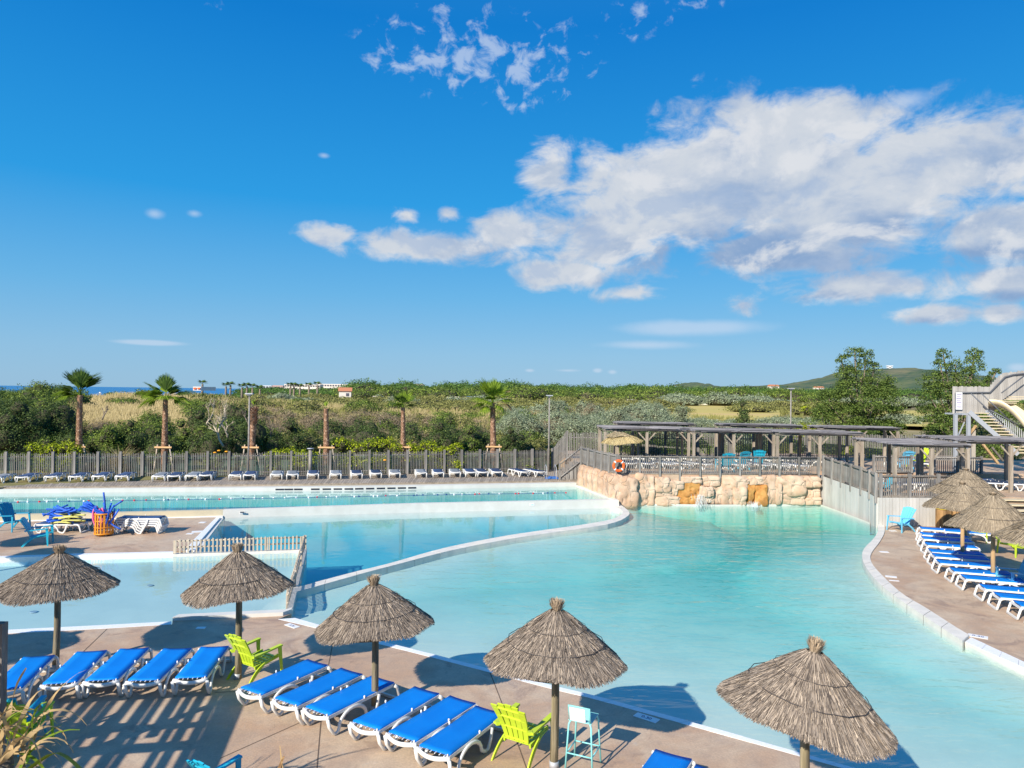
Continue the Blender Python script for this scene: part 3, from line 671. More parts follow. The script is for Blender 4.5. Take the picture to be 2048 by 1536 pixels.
# ---- upper terraces on the right
ZT, ZS = 1.6, 1.33
pL0 = at(1237, 948, ZT); pL1 = at(1164, 928, ZT); pR0 = at(1636, 950, ZT)
cw = [at(1640, 1008, ZW), at(1690, 1026, ZW), at(1738, 1043.5, ZW), at(1756, 1051.5, 0)]     # foot of the concrete wall
up_poly = [(pL1.x, pL1.y), (pL0.x, pL0.y), (pR0.x, pR0.y), (pR0.x + 0.05, 41.4), (60, 41.4), (60, 54), (3.6, 54)]
tag(MB().prism(up_poly, -0.6, ZT).build('upper_terrace', CONC), kind='structure')
lo_poly = ring(cw[::-1]) + [(pR0.x + 0.05, 41.398), (60, 41.398), (60, 33.25), (22.6, 33.25)]
lo_poly = [(cw[3].x + .03, cw[3].y + .05), (22.6, 33.6), (60, 33.6), (60, 41.398), (pR0.x + 0.07, 41.398), (cw[0].x + .1, cw[0].y + .2), (cw[1].x + .1, cw[1].y), (cw[2].x + .1, cw[2].y)]
tag(MB().prism(lo_poly, -0.6, ZS).build('middle_terrace', CONC), kind='structure')
# board-marked concrete retaining wall built from upright panels
cwall = empty('retaining_wall', (cw[3].x, cw[3].y, 0), 0, 'grey board-marked concrete retaining wall curving round the lagoon to the right terrace', 'wall')
def panels(pts, zb, ztops, w, parent, name='wall_panel', m=None, th=0.16):
    L = sum((b - a).length for a, b in zip(pts, pts[1:])); n = int(L / w); q = resample(pts, n + 1)
    for i in range(n):
        a, b = q[i], q[i + 1]; d = (b - a).normalized(); zt = ztops[0] + (ztops[1] - ztops[0]) * (i + .5) / n
        c = (a + b) / 2; o = rng.uniform(-.008, .008)
        nn = Vector((-d.y, d.x, 0))
        MB().box((c.x - parent.location.x + nn.x * o, c.y - parent.location.y + nn.y * o, (zb + zt) / 2), ((b - a).length - 0.012, th, zt - zb), rz=math.atan2(d.y, d.x)).build(name, m or CONCW, parent)
panels([p.xy.to_3d() for p in cw], -0.5, (1.55, 1.30), 0.16, cwall)
panels([Vector((cw[3].x, cw[3].y, 0)), Vector((22.55, 33.3, 0))], -0.05, (1.31, 1.31), 0.16, cwall)
# ================================================================== ROCK WALL
rockw = empty('rock_wall', (0, 39.4, 0), 0, 'wall of sand coloured artificial boulders with two rust brown waterfall niches under the balustrade', 'rock wall')
def rock(x0, y0, x1, y1, m=ROCK, Y=None, depth=0.55, seed=0, ex=8.0):
    Y = (Y or 0) + 38.98 + ((x0 + x1) / 2 - 1237) / 400 * .85
    a = atY(x0, y1, Y); b = atY(x1, y0, Y); cx, cz = (a.x + b.x) / 2, (a.z + b.z) / 2; hx, hz = (b.x - a.x) / 2 * 1.13, (b.z - a.z) / 2 * 1.12
    bm = bmesh.new(); bmesh.ops.create_icosphere(bm, subdivisions=4, radius=1)
    sx = Vector((seed * 7.3, seed * 3.1, seed))
    for v in bm.verts:
        p = v.co.copy(); k = (abs(p.x) ** ex + abs(p.y) ** ex + abs(p.z) ** ex) ** (1 / ex); p /= k
        q = Vector((p.x * hx, p.y * depth, p.z * hz))
        n = noise.noise(q * 1.1 + sx) * 0.15 + noise.noise(q * 2.6 + sx) * 0.06 - max(0, .12 - abs(noise.noise(q * 1.9 - sx))) * 1.3 + noise.noise(q * 8 + sx) * 0.03
        w = math.sin(q.x * 2.2 + seed) * 0.03
        q += p.normalized() * (n + w) * min(1, 1.7 * min(hx, hz))
        v.co = q
    me = bpy.data.meshes.new('boulder'); bm.to_mesh(me); bm.free(); me.materials.append(m)
    me.polygons.foreach_set('use_smooth', [True] * len(me.polygons))
    o = link('boulder', me, rockw, (cx, Y - 39.4 + 0.12 * rng.uniform(-1, 1), cz)); return o
RK = [(1215, 954, 1243, 1010), (1239, 956, 1273, 1010), (1271, 951, 1308, 1008), (1272, 986, 1284, 1008), (1306, 953, 1337, 982), (1331, 961, 1365, 978), (1308, 981, 1340, 992),
      (1338, 976, 1353, 992), (1308, 991, 1358, 1009), (1396, 952, 1436, 972), (1360, 952, 1399, 965), (1396, 971, 1422, 990), (1398, 988, 1424, 1007), (1418, 972, 1444, 1007), (1441, 952, 1495, 976), (1441, 975, 1464, 1009),
      (1462, 974, 1487, 1009), (1493, 952, 1524, 969), (1520, 952, 1547, 1007), (1545, 966, 1557, 1006), (1546, 953, 1604, 987), (1546, 986, 1602, 1007), (1600, 952, 1635, 972), (1604, 973, 1636, 994), (1604, 994, 1636, 1008), (1545, 952, 1560, 968)]
for i, r_ in enumerate(RK):
    rock(*r_, seed=i + 1, depth=rng.uniform(.38, .5))
for i, r_ in enumerate([(1350, 964, 1398, 994), (1354, 991, 1399, 1009), (1484, 969, 1508, 1009), (1506, 970, 1530, 1009)]):
    rock(*r_, m=ROCKO, Y=-.12, depth=0.3, seed=40 + i)
# the return of the wall that runs back beside the lap pool
for k in range(7):
    t = (k + .5) / 7; a = pL0.lerp(pL1, t); bz = ZT - .02; z0 = ZL - 0.4
    bm = bmesh.new(); bmesh.ops.create_icosphere(bm, subdivisions=4, radius=1)
    for v in bm.verts:
        p = v.co.copy(); kk = (abs(p.x) ** 4 + abs(p.y) ** 4 + abs(p.z) ** 4) ** .25; p /= kk
        q = Vector((p.x * 0.55, p.y * 0.52, p.z * (bz - z0) / 2)); s_ = Vector((k * 3.7, 9, 2))
        q += p.normalized() * (noise.noise(q * 1.3 + s_) * .16 + noise.noise(q * 3 + s_) * .07 - abs(noise.noise(q * 3.5 - s_)) * .1); v.co = q
    me = bpy.data.meshes.new('boulder'); bm.to_mesh(me); bm.free(); me.materials.append(ROCK); me.polygons.foreach_set('use_smooth', [True] * len(me.polygons))
    link('boulder', me, rockw, (a.x + 0.15, a.y - 39.4, (bz + z0) / 2))
MB().bar((pL0.x - .1, pL0.y + .5 - 39.4, .42), (pR0.x + .1, pR0.y + .5 - 39.4, .42), .5, 2.2).build('backing_wall', ROCK, rockw)
# splashing jets in the niches
SPR = bpy.data.materials.new('falling_water'); SPR.use_nodes = True
_t = SPR.node_tree; _p = _t.nodes['Principled BSDF']; _p.inputs['Base Color'].default_value = (.82, .86, .88, 1); _p.inputs['Roughness'].default_value = .15; _p.inputs['Alpha'].default_value = .55
def spray(label, px, y0, y1, n, spread):
    a = atY(px, y1, 38.7); b = atY(px, y0, 38.9); mb = MB()
    for i in range(n):
        x = a.x + rng.gauss(0, spread); z = rng.uniform(a.z, b.z); l = rng.uniform(.08, .35) ; y = 38.6 + rng.uniform(-.25, .3)
        mb.tube([(x, y, z), (x + rng.uniform(-.04, .04), y - rng.uniform(0, .1), max(ZW, z - l))], [0.004, 0.010], 4)
    o_ = empty('waterfall', (a.x, 38.6, ZW), 0, label, 'waterfall'); mb.v = [(x - a.x, y - 38.6, z - ZW) for x, y, z in mb.v]; mb.build('water_jet', SPR, o_)['kind'] = 'stuff'
spray('broad splashing waterfall in front of the left rust brown niche', 1399, 985, 1009, 110, .20)
spray('small splashing waterfall at the foot of the right rust brown niche', 1508, 1000, 1010, 60, .12)

# ================================================================== FENCES
def slat_mesh(w, th, pointed=True):
    mb = MB(); x, y = w / 2, th / 2; h = 0.97 if pointed else 1
    mb.v = [(-x, -y, 0), (x, -y, 0), (x, y, 0), (-x, y, 0), (-x, -y, h), (x, -y, h), (x, y, h), (-x, y, h)]
    mb.f = [(3, 2, 1, 0), (0, 1, 5, 4), (1, 2, 6, 5), (2, 3, 7, 6), (3, 0, 4, 7)]
    if pointed: mb.v += [(0, -y, 1), (0, y, 1)]; mb.f += [(4, 5, 8), (6, 7, 9), (5, 6, 9, 8), (7, 4, 8, 9)]
    else: mb.f += [(4, 5, 6, 7)]
    return mb
SL = {}
def fence(label, cat, pts, h, sp, sw, m=WOODG, post_step=None, post_px=None, post_w=0.1, post_h=None, rails=(0.25, 0.85), rail_r=0.03, drop=0.0, off=0.0, rail_side=-1, round_post=False, name='picket_fence', tops=None, group=None, jit=0.03, posts_at=None, lift=0.06, lean=0.0, pm=None, rm=None):
    o = Vector(pts[0]); root = empty(name, o, 0, label, cat, group); pm = pm or m
    key = (round(sw, 3), m.name)
    if key not in SL: SL[key] = slat_mesh(sw, 0.022).mesh('slat', m)
    L = [0]
    for a, b in zip(pts, pts[1:]): L.append(L[-1] + (b - a).length)
    def along(s):
        k = 0
        while k < len(pts) - 2 and L[k + 1] < s: k += 1
        a, b = pts[k], pts[k + 1]; t = (s - L[k]) / max(L[k + 1] - L[k], 1e-6); return a.lerp(b, t), (b - a).normalized()
    n = int(L[-1] / sp)
    for i in range(n):
        s = (i + .5) * L[-1] / n; p, d = along(s); hh = h if tops is None else h * tops(s / L[-1])
        hh *= 1 + rng.uniform(-jit, jit)
        link('slat', SL[key], root, p - o + Vector((0, 0, lift)), scale=(1, 1, hh - lift), rot=(0, rng.uniform(-.012, .012), math.atan2(d.y, d.x)))
    for j, (a, b) in enumerate(zip(pts, pts[1:])):
        d = (b - a).normalized(); nn = Vector((-d.y, d.x, 0)) * rail_side * 0.045
        for rz in rails:
            ta = tb = 1
            if tops: ta, tb = tops(L[j] / L[-1]), tops(L[j + 1] / L[-1])
            za, zb = h * rz * ta, h * rz * tb
            MB().tube([a - o + nn + Vector((0, 0, za)), b - o + nn + Vector((0, 0, zb))], rail_r, 6).build('rail', rm or m, root, True)
    ps = posts_at or ([L[-1] * k / max(1, round(L[-1] / post_step)) for k in range(round(L[-1] / post_step) + 1)] if post_step else [])
    ph = post_h or h * 1.05
    if ps:
        pmesh = (MB().tube([(0, 0, 0), (0, 0, 1)], post_w / 2, 8) if round_post else MB().box((0, 0, .5), (post_w, post_w, 1))).mesh('post', pm)
        for s in ps:
            p, d = along(min(max(s, 0), L[-1])); nn = Vector((-d.y, d.x, 0)) * rail_side * (0.045 + off)
            hh = ph * (1 if tops is None else tops(s / L[-1]))
            link('post', pmesh, root, p - o + nn + Vector((0, 0, -drop)), scale=(1, 1, hh + drop), rz=math.atan2(d.y, d.x))
    return root
# long fence behind the wooden deck, in two runs
fl = [at(x, y, ZD) for x, y in ((-330, 962), (0, 957), (286, 955), (456, 953), (700, 950), (899, 946.5), (1096, 942.5))]
pp = [-280, -230, -190, -150, -105, -65, -30, 12, 58, 106, 149, 196, 241, 285, 329, 373, 415, 458, 541, 582, 660, 699, 738, 776, 814, 851, 888, 922.6, 959, 994, 1029, 1063.6, 1096]
def fence_run(label, pts, pxs):
    L = [0]
    for a, b in zip(pts, pts[1:]): L.append(L[-1] + (b - a).length)
    out = []
    for x in pxs:
        for j, (a, b) in enumerate(zip(pts, pts[1:])):
            dr = ray(x, 950); d = (b - a); den = dr.x * d.y - dr.y * d.x
            if abs(den) < 1e-6: continue
            s = (a.y * dr.x - a.x * dr.y) / -den if False else ((a.x * dr.y - a.y * dr.x) / -( -dr.y * d.x + dr.x * d.y))
            s = (a.y * dr.x - a.x * dr.y) / (dr.y * d.x - dr.x * d.y)
            if -1e-3 <= s <= 1.001: out.append(L[j] + s * d.length); break
    return fence(label, 'fence', pts, 1.46, 0.102, 0.032, rails=(0.17, 0.86), post_w=0.14, post_h=1.56, posts_at=out, rail_r=0.035, rail_side=1, off=-.09)
fence_run('long grey picket fence behind the dark loungers, run left of the striped bare palm trunks', fl[:4], [x for x in pp if x < 470])
fence_run('long grey picket fence behind the dark loungers, run ending at the terrace stairs', fl[3:], [x for x in pp if x > 450])
# windbreak netting just behind it
NET = bpy.data.materials.new('green_netting'); NET.use_nodes = True
_t = NET.node_tree; _p = _t.nodes['Principled BSDF']; _p.inputs['Base Color'].default_value = (.115, .20, .165, 1); _p.inputs['Roughness'].default_value = .9
_n = NOISE(_t, N(_t, 'ShaderNodeTexCoord').outputs['Object'], 1.1, 5, .6); _t.links.new(SSTEP(_t, _n, .42, .56, .72, .12), _p.inputs['Alpha'])
mbn = MB()
for a, b in zip(fl, fl[1:]):
    a2, b2 = a + Vector((0, .32, -.1)), b + Vector((0, .32, -.1)); mbn.add([a2, b2, b2 + Vector((0, 0, 1.36)), a2 + Vector((0, 0, 1.36))], [(0, 1, 2, 3)])
tag(mbn.build('windbreak_netting', NET), 'green windbreak netting hung behind the long picket fence', 'netting')
# fence of the stairs and the back of the upper terrace
b0 = at(1104, 942, ZD)
bs = [Vector((b0.x, b0.y + .15, ZD + .05)), Vector((atY(1131, 900, 47.6).x, 47.6, ZT))]
fence('grey picket fence climbing beside the terrace stairs', 'fence', bs, 1.75, 0.11, 0.05, rails=(0.2, 0.82), post_w=0.15, post_step=6, tops=lambda t: .82 + .18 * t, rail_side=1)
bk = [Vector((atY(1134, 900, 47.6).x, 47.6, ZT)), Vector((atY(1460, 900, 48.4).x, 48.4, ZT))]
fence('tall grey picket fence behind the straw umbrella on the upper terrace', 'fence', bk, 1.75, 0.115, 0.055, rails=(0.15, 0.8), post_w=0.16, post_step=2.3, rail_side=1, m=WOODG)
bk2 = [Vector((atY(1461, 900, 48.4).x, 48.4, ZT)), Vector((atY(1745, 900, 49.6).x, 49.6, ZT)), Vector((atY(1925, 900, 50).x, 50, ZT))]
fence('tall grey picket fence behind the middle and right pergolas', 'fence', bk2, 1.75, 0.125, 0.06, rails=(0.15, 0.8), post_w=0.16, post_step=2.6, rail_side=1)
# balustrade over the boulders
fr_top = [Vector((pL0.x + .03, pL0.y + .08, ZT)), Vector((pR0.x, pR0.y + .05, ZT))]
fence('grey balustrade of round rails and slim pickets above the boulder wall', 'fence', fr_top, 1.03, 0.105, 0.045, rails=(0.02, 0.92), rail_r=0.048, post_w=0.1, post_step=1.12, drop=0.32, off=.06, post_h=1.0, lift=-.1, rm=WOODD)
fence('grey balustrade above the boulders beside the lap pool end', 'fence', [pL1 + Vector((0.05, 0, 0)), fr_top[0] + Vector((-.02, .03, 0))], 1.03, 0.105, 0.06, rails=(0.02, 0.92), rail_r=0.045, post_w=0.11, post_step=1.1, drop=0.3, off=.05, rail_side=-1)
ramp = [Vector((cw[0].x + .06, 39.55, ZT - .03)), Vector((cw[1].x + .05, cw[1].y, 1.48)), Vector((cw[2].x + .03, cw[2].y + .1, 1.37)), Vector((cw[3].x + .02, cw[3].y + .06, ZS))]
fence('weathered balustrade descending along the curved concrete wall', 'fence', ramp, 1.06, 0.085, 0.062, rails=(0.01, 0.93), rail_r=0.055, post_w=0.12, post_step=1.15, drop=0.3, off=.05, rail_side=-1, lift=-.05, rm=WOODD)
midf = [Vector((cw[3].x + .1, cw[3].y + .1, ZS)), Vector((21.4, 33.45, ZS))]
fence('grey balustrade on the concrete wall behind the pale blue chair', 'fence', midf, 1.05, 0.1, 0.045, rails=(0.01, 0.92), rail_r=0.05, post_w=0.12, post_step=1.35, drop=0.32, off=.06, rm=WOODD)
stf = [Vector((21.5, 33.4, ZS)), Vector((21.75, 30.2, 0.1))]
fence('grey stair balustrade sloping down beside the thatched parasols', 'fence', stf, 1.0, 0.11, 0.05, rails=(0.05, 0.95), rail_r=0.05, post_w=0.1, post_step=1.4)
def onray(px, Y, z): p = atY(px, 900, Y); return Vector((p.x, Y, z))
fence('low grey fence panel between the terraces in front of the light blue chair', 'fence', [onray(1747, 41.35, ZT), onray(1822, 41.35, ZT)], 0.98, 0.125, 0.075, rails=(0.03, 0.93), rail_r=0.045, post_w=0.12, post_step=1.1)
fence('low grey fence panel between the terraces near the slide tower legs', 'fence', [onray(1868, 41.35, ZT), onray(1962, 41.35, ZT)], 0.98, 0.12, 0.045, rails=(0.03, 0.93), rail_r=0.045, post_w=0.12, post_step=1.35)
# low pool fences of pale pickets
pf1 = [at(347, 1107, 0), at(605, 1098, 0)]
fence('low pale picket fence along the back of the wading pool', 'fence', pf1, 0.50, 0.137, 0.055, m=PICK, rails=(0.42, 0.86), rail_r=0.03, lift=0.0, jit=0.06, name='pool_fence', rail_side=1, posts_at=[0.02, 1.6, 3.2, 4.6], post_w=.07, post_h=.47)
pf2 = [at(608, 1097, 0.02), at(572, 1222, 0.02)]
fence('low pale picket fence on the wall between the wading and deep pools', 'fence', pf2, 0.50, 0.125, 0.06, m=PICK, rails=(0.42, 0.86), rail_r=0.03, lift=0.0, jit=0.06, name='pool_fence', rail_side=1, posts_at=[0.02, 2.7, 5.3], post_w=.08, post_h=.5)
# slatted pergola at the left edge whose shadow falls across the terrace
spg = empty('slatted_pergola', (-7.85, 10.72, 0), 0, 'brown slatted pergola whose corner post stands at the left edge of the picture', 'pergola')
_ax = Vector((-.19, 1, 0)).normalized(); _cx = Vector((-1, -.155, 0)).normalized(); HP = 2.50
k = 0.08
while k < 6.5:
    w = rng.choice((.09, .12, .15, .17)); L_ = 4.6
    a = _cx * k + Vector((0, 0, HP + .09)) + _ax * rng.uniform(.0, .16); MB().bar(a, a - _ax * (L_ if rng.random() > .12 else 1.9), w, .05).build('slat', WOODD, spg); k += w + rng.uniform(.075, .16)
for t in (.02, 1.35, 2.1, 3.5, 4.5): MB().bar(_cx * -.05 - _ax * t + Vector((0, 0, HP)), _cx * 6.6 - _ax * t + Vector((0, 0, HP)), .10 if t not in (2.1,) else .2, .12).build('beam', WOODD, spg)
MB().bar(Vector((.0, 0, HP)) + _ax * .05, Vector((.0, 0, HP)) - _ax * 4.6, .22, .14).build('edge_beam', WOODD, spg)
for q in (Vector((.19, .03, 0)), _cx * 3.2 - _ax * .05, _cx * 6.4, -_ax * 4.4, _cx * 3.2 - _ax * 4.4): MB().box((q.x, q.y, HP / 2 - .04), (.13, .13, HP - .08)).build('post', WOODD, spg)

# ================================================================== STAIRS
sta = empty('terrace_stairs', (0, 0, 0), 0, 'grey wooden steps climbing from the far deck to the upper terrace', 'stairs')
s0 = at(1123, 958, ZD); s1 = Vector((pL1.x - .1, pL1.y, ZT)); ns = 5
dirs = (s1.xy - s0.xy) ; wv = up_ * 3.2
base0 = Vector((atY(1122, 957, 44.3).x, 44.3, ZD)); base1 = Vector((pL1.x - .02, pL1.y - 2.1, ZT))
dv = Vector(((base1 - base0).x / ns, (base1 - base0).y / ns * .0 + .07, 0))
for i in range(ns):
    z = ZD + (i + 1) * (ZT - ZD) / ns; a = base0 + dv * i; c = a + dv / 2
    MB().box((c.x, c.y + 1.7, z - .03), (dv.x + .04, 3.3, 0.05)).build('step', WOODB, sta)
    MB().box((a.x + .02, c.y + 1.7, z - .12), (0.03, 3.28, (ZT - ZD) / ns - .03)).build('riser', WOODG, sta)
    MB().box((c.x, c.y + .04, (ZD + z) / 2 - .05), (dv.x, 0.05, z - ZD - .04)).build('side_board', WOODG, sta)
hr = [base0 + Vector((-.1, 0, .95)), base1 + Vector((0, 1.9, 0.98))]
hr[1] = Vector((base1.x, base0.y + .35, ZT + .98)); hr[0] = Vector((base0.x - .1, base0.y, ZD + .95))
fence('open stair balustrade with a sloping handrail by the lap pool end', 'fence', [hr[0] - Vector((0, 0, .95)), hr[1] - Vector((0, 0, .98))], 0.98, 0.14, 0.03, rails=(0.12, .97), rail_r=0.035, post_w=.09, post_step=1.2, lift=.1)
stb = empty('right_stairs', (0, 0, 0), 0, 'broad pale wooden steps at the right edge leading down behind the parasols', 'stairs')
for i in range(7):
    z = ZS - i * ZS / 7.5; y = 33.2 - i * 0.42
    MB().box((26.2, y - .2, z - .03), (8.2, 0.42, 0.05)).build('step', STEPW, stb)
    MB().box((26.2, y + .0, z - .12), (8.2, 0.03, .14)).build('riser', WOODB, stb)

# ================================================================== PERGOLAS
def reed_cover(x0, x1, y0, y1, z, n, sag=0.04):
    P = []; F = []
    for i in range(n):
        t = rng.random(); y = y0 + (y1 - y0) * t; ln = (x1 - x0) * rng.uniform(.3, .6); x = rng.uniform(x0 - .1, x1 + .1 - ln); a = rng.uniform(-.03, .03); w = rng.uniform(.012, .028)
        zz = z + rng.uniform(-.03, .05) + sag * math.sin(x * 1.7); k = len(P)
        P += [(x, y - w, zz), (x + ln, y - w + a * ln, zz + rng.uniform(-.02, .02)), (x + ln, y + w + a * ln, zz + .01), (x, y + w, zz + .02)]; F.append((k, k + 1, k + 2, k + 3))
    return npmesh('reed_cover', P, F, REED)
def pergola(label, px0, px1, yn, depth, z, base=ZT, legs=3, droop=0.0, braces=True):
    x0, x1 = atY(px0, 800, yn + depth * .1).x, atY(px1, 800, yn).x
    root = empty('pergola', ((x0 + x1) / 2, yn + depth / 2, base), 0, label, 'pergola', 'reed covered pergolas on the terraces'); o = root.location
    hw, hd, hh = (x1 - x0) / 2, depth / 2, z - base
    ro_ = link('reed_cover', reed_cover(-hw - .15, hw + .15, -hd - .2, hd + .2, hh + .07, int(800 * depth / 2.6)), root); ro_['kind'] = 'stuff'
    for yy in (-hd, hd): MB().box((0, yy, hh - .0), (2 * hw + .3, 0.06, 0.11)).build('beam', WOODD, root)
    for k in range(6): MB().box((-hw + 2 * hw * k / 5, 0, hh + .06), (0.06, 2 * hd - .1, 0.06)).build('rafter', WOODD, root)
    for k in range(legs):
        for yy in (-hd, hd):
            x = -hw + 2 * hw * k / (legs - 1)
            MB().box((x, yy, (hh - .1) / 2), (0.15, 0.15, hh - .1)).build('post', WOODP, root)
            if braces and yy < 0:
                for s in (-1, 1):
                    if abs(x + s * .5) <= hw + .01: MB().bar((x + s * .06, yy, hh - .62), (x + s * .52, yy, hh - .12), 0.06, 0.07).build('brace', WOODP, root)
    return root
pergola('reed covered pergola behind the straw umbrella, front of the leftmost pair', 1210, 1378, 42.9, 2.9, 3.78, legs=3)
pergola('reed covered pergola at the back of the leftmost pair', 1236, 1388, 46.2, 1.2, 3.98, legs=2)
pergola('reed covered pergola in the middle with the blue chairs beneath its left end', 1386, 1548, 42.4, 2.9, 3.74, legs=3)
pergola('reed covered pergola at the back, behind the middle one', 1444, 1600, 46.0, 1.4, 3.96, legs=3)
pergola('reed covered pergola in front of the tall lamp post', 1552, 1725, 41.9, 2.9, 3.72, legs=3)
pergola('reed covered pergola at the back against the left poplar', 1638, 1796, 45.6, 1.6, 3.9, legs=3)
pergola('reed covered pergola on the middle terrace behind the leaning fence', 1782, 1936, 33.8, 3.8, 3.68, base=ZS, legs=3)
pergola('reed covered pergola under the slide stairs at the right edge', 1915, 2120, 35.2, 3.8, 3.78, base=ZS, legs=3)

# ================================================================== STRAW PARASOLS
def straw_cone(name, m, n, R0, R1, z0, z1, seed, curve=0.0, length=(.18, .42), fringe=True, under=True):
    g = np.random.default_rng(seed); a = g.uniform(0, 2 * math.pi, n); s = g.random(n) ** 0.62; ln = g.uniform(*length, n)
    e = np.clip(s + ln * g.uniform(.5, 1, n), 0, 1.0) + np.where(s + ln > .98, g.uniform(-.02, .075, n), 0)
    wob = 1 + .030 * np.sin(3 * a + seed) + .020 * np.sin(5 * a + 2.1 * seed) + .012 * np.sin(11 * a + seed); sagz = .030 * np.sin(2 * a + 1.3 * seed) + .022 * np.sin(5 * a + seed)
    def prof(t, lift): r = R0 + (R1 - R0) * t * (1 + (wob - 1) * t); z = z0 + (z1 - z0) * t + curve * np.sin(np.pi * np.clip(t, 0, 1)) + lift + sagz * t ** 2; return r, z
    da = g.normal(0, .045, n); lift0 = g.uniform(0, .012, n); lift1 = g.uniform(.008, .042, n)
    r0, za = prof(s, lift0); r1, zb = prof(e, lift1)
    w = g.uniform(.003, .0072, n)
    a1 = a + da * (1 - s)
    ta = np.stack([-np.sin(a), np.cos(a), np.zeros(n)], 1); 
    p0 = np.stack([r0 * np.cos(a), r0 * np.sin(a), za], 1); p1 = np.stack([r1 * np.cos(a1), r1 * np.sin(a1), zb], 1)
    tw = ta * w[:, None] + np.array([0, 0, 1.0]) * (g.normal(0, .5, n) * w)[:, None]
    V = np.stack([p0 - tw, p0 + tw, p1 + tw * .6, p1 - tw * .6], 1).reshape(-1, 3)
    return npmesh(name, V, np.arange(n * 4).reshape(-1, 4), m)
def parasol(loc, label, kind='grey', rimR=1.10, rimz=1.88, topz=2.5, tuft=0.19, pole=POLE, n=15000, seed=1, tilt=(0, 0), group='straw parasols round the pools'):
    root = empty('straw_parasol', loc, 0, label, 'parasol', group)
    ms = THATCH if kind == 'grey' else THATCHL
    th = link('thatch', straw_cone('thatch', ms, int(n * 1.5), .09, rimR, topz - rimz, 0.0, seed), root, (0, 0, rimz), rot=(tilt[0], tilt[1], 0))
    pr = [(0.07, topz - rimz - .01)] + [(0.09 + (rimR - .06 - .09) * t, (topz - rimz) * (1 - t) - .022) for t in (.15, .3, .45, .6, .75, .9, 1)]
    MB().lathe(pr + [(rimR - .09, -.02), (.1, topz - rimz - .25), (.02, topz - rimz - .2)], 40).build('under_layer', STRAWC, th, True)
    g = random.Random(seed); mb = MB()
    for i in range(620):
        a = g.uniform(0, 6.283); r0 = g.uniform(.02, .06); r1 = r0 + g.uniform(.0, .10); z0 = topz - rimz - .03; z1 = z0 + tuft * g.uniform(.55, 1.08); a2 = a + g.gauss(0, .25)
        p, q = Vector((r0 * math.cos(a), r0 * math.sin(a), z0)), Vector((r1 * math.cos(a2), r1 * math.sin(a2), z1)); t = Vector((-math.sin(a), math.cos(a), 0)) * g.uniform(.004, .008)
        mb.add([p - t, p + t, q + t * .5, q - t * .5], [(0, 1, 2, 3)])
    mb.build('top_tuft', TUFT, th)
    for tt, rr in ((.70, .006), (.40, .0035)):
        pts = []
        for k in range(49):
            a = 2 * math.pi * k / 48; r = .09 + (rimR - .09) * (tt + .012 * math.sin(k * 1.9 + seed)); z = (topz - rimz) * (1 - tt) + .045; pts.append((r * math.cos(a), r * math.sin(a), z))
        MB().tube(pts, rr, 5, cap=False).build('binding_wire', WIRE, th, True)
    MB().tube([(g.uniform(-.015, .015), 0, 0), (.01, 0, .9), (0, 0, topz - .15)], [.068, .064, .06], 12).build('pole', pole, root, True)
    MB().tube([(0, 0, 0), (0, 0, .11)], .078, 12).build('pole_sleeve', METAL, root, True)
    return root
parasol(at(112, 1339), 'straw parasol at the far left, above the first blue loungers', seed=1, tilt=(0, R(2)), topz=2.46, rimz=1.76, rimR=1.10)
parasol(at(475, 1357), 'straw parasol behind the lime green chair, in front of the wading pool fence', seed=2, tilt=(0, R(-3)), topz=2.62, rimz=1.86, rimR=1.04)
parasol(at(748, 1422), 'straw parasol whose pole stands between the third and fourth loungers of the middle row', seed=3, tilt=(0, R(-3)), topz=2.36, rimz=1.64, rimR=1.04)
parasol(at(1108, 1535), 'straw parasol between the lime chair and the aqua stool', seed=4, tilt=(0, R(1)), topz=2.52, rimz=1.76, rimR=1.06, n=18000)
p5 = at(1607, 1672)
parasol(p5, 'largest and nearest straw parasol, tilted to the right', seed=5, tilt=(R(2), R(8.5)), topz=2.54, rimz=1.74, rimR=1.07, n=20000, kind='grey')
parasol(Vector((-13.2, 13.8, 0)), 'straw parasol outside the left edge, casting its shadow near the first loungers', seed=6, n=6000)
parasol(Vector((-18.4, 22.8, 0)), 'unseen straw parasol added outside the left edge to shade the wading pool side', seed=7, n=6000)  # out of view, added for its shade behind the wading pool
parasol(Vector((-20.3, 25.0, 0)), 'unseen straw parasol added outside the left edge to shade the turquoise chairs', seed=8, n=6000)  # second unseen parasol, put in to darken the left terrace
parasol(at(1924, 1124), 'pale straw parasol in front of the brown slatted bins', kind='pale', pole=POLEN, seed=9, topz=2.85, rimz=2.02, rimR=1.22, tuft=.10, n=9000)
parasol(at(1931, 1090), 'pale straw parasol rising behind the one at the brown bins', kind='pale', pole=POLEN, seed=19, topz=3.05, rimz=2.15, rimR=1.30, tuft=.10, n=9000)
parasol(at(1985, 1168), 'pale straw parasol beside the lime chair at the right edge', kind='pale', pole=POLEN, seed=10, topz=2.88, rimz=1.86, rimR=1.30, tuft=.1, n=9000)
parasol(at(2108, 1228), 'pale straw parasol cut off by the right edge', kind='pale', pole=POLEN, seed=12, topz=2.95, rimz=2.05, rimR=1.35, tuft=.1, n=6000)
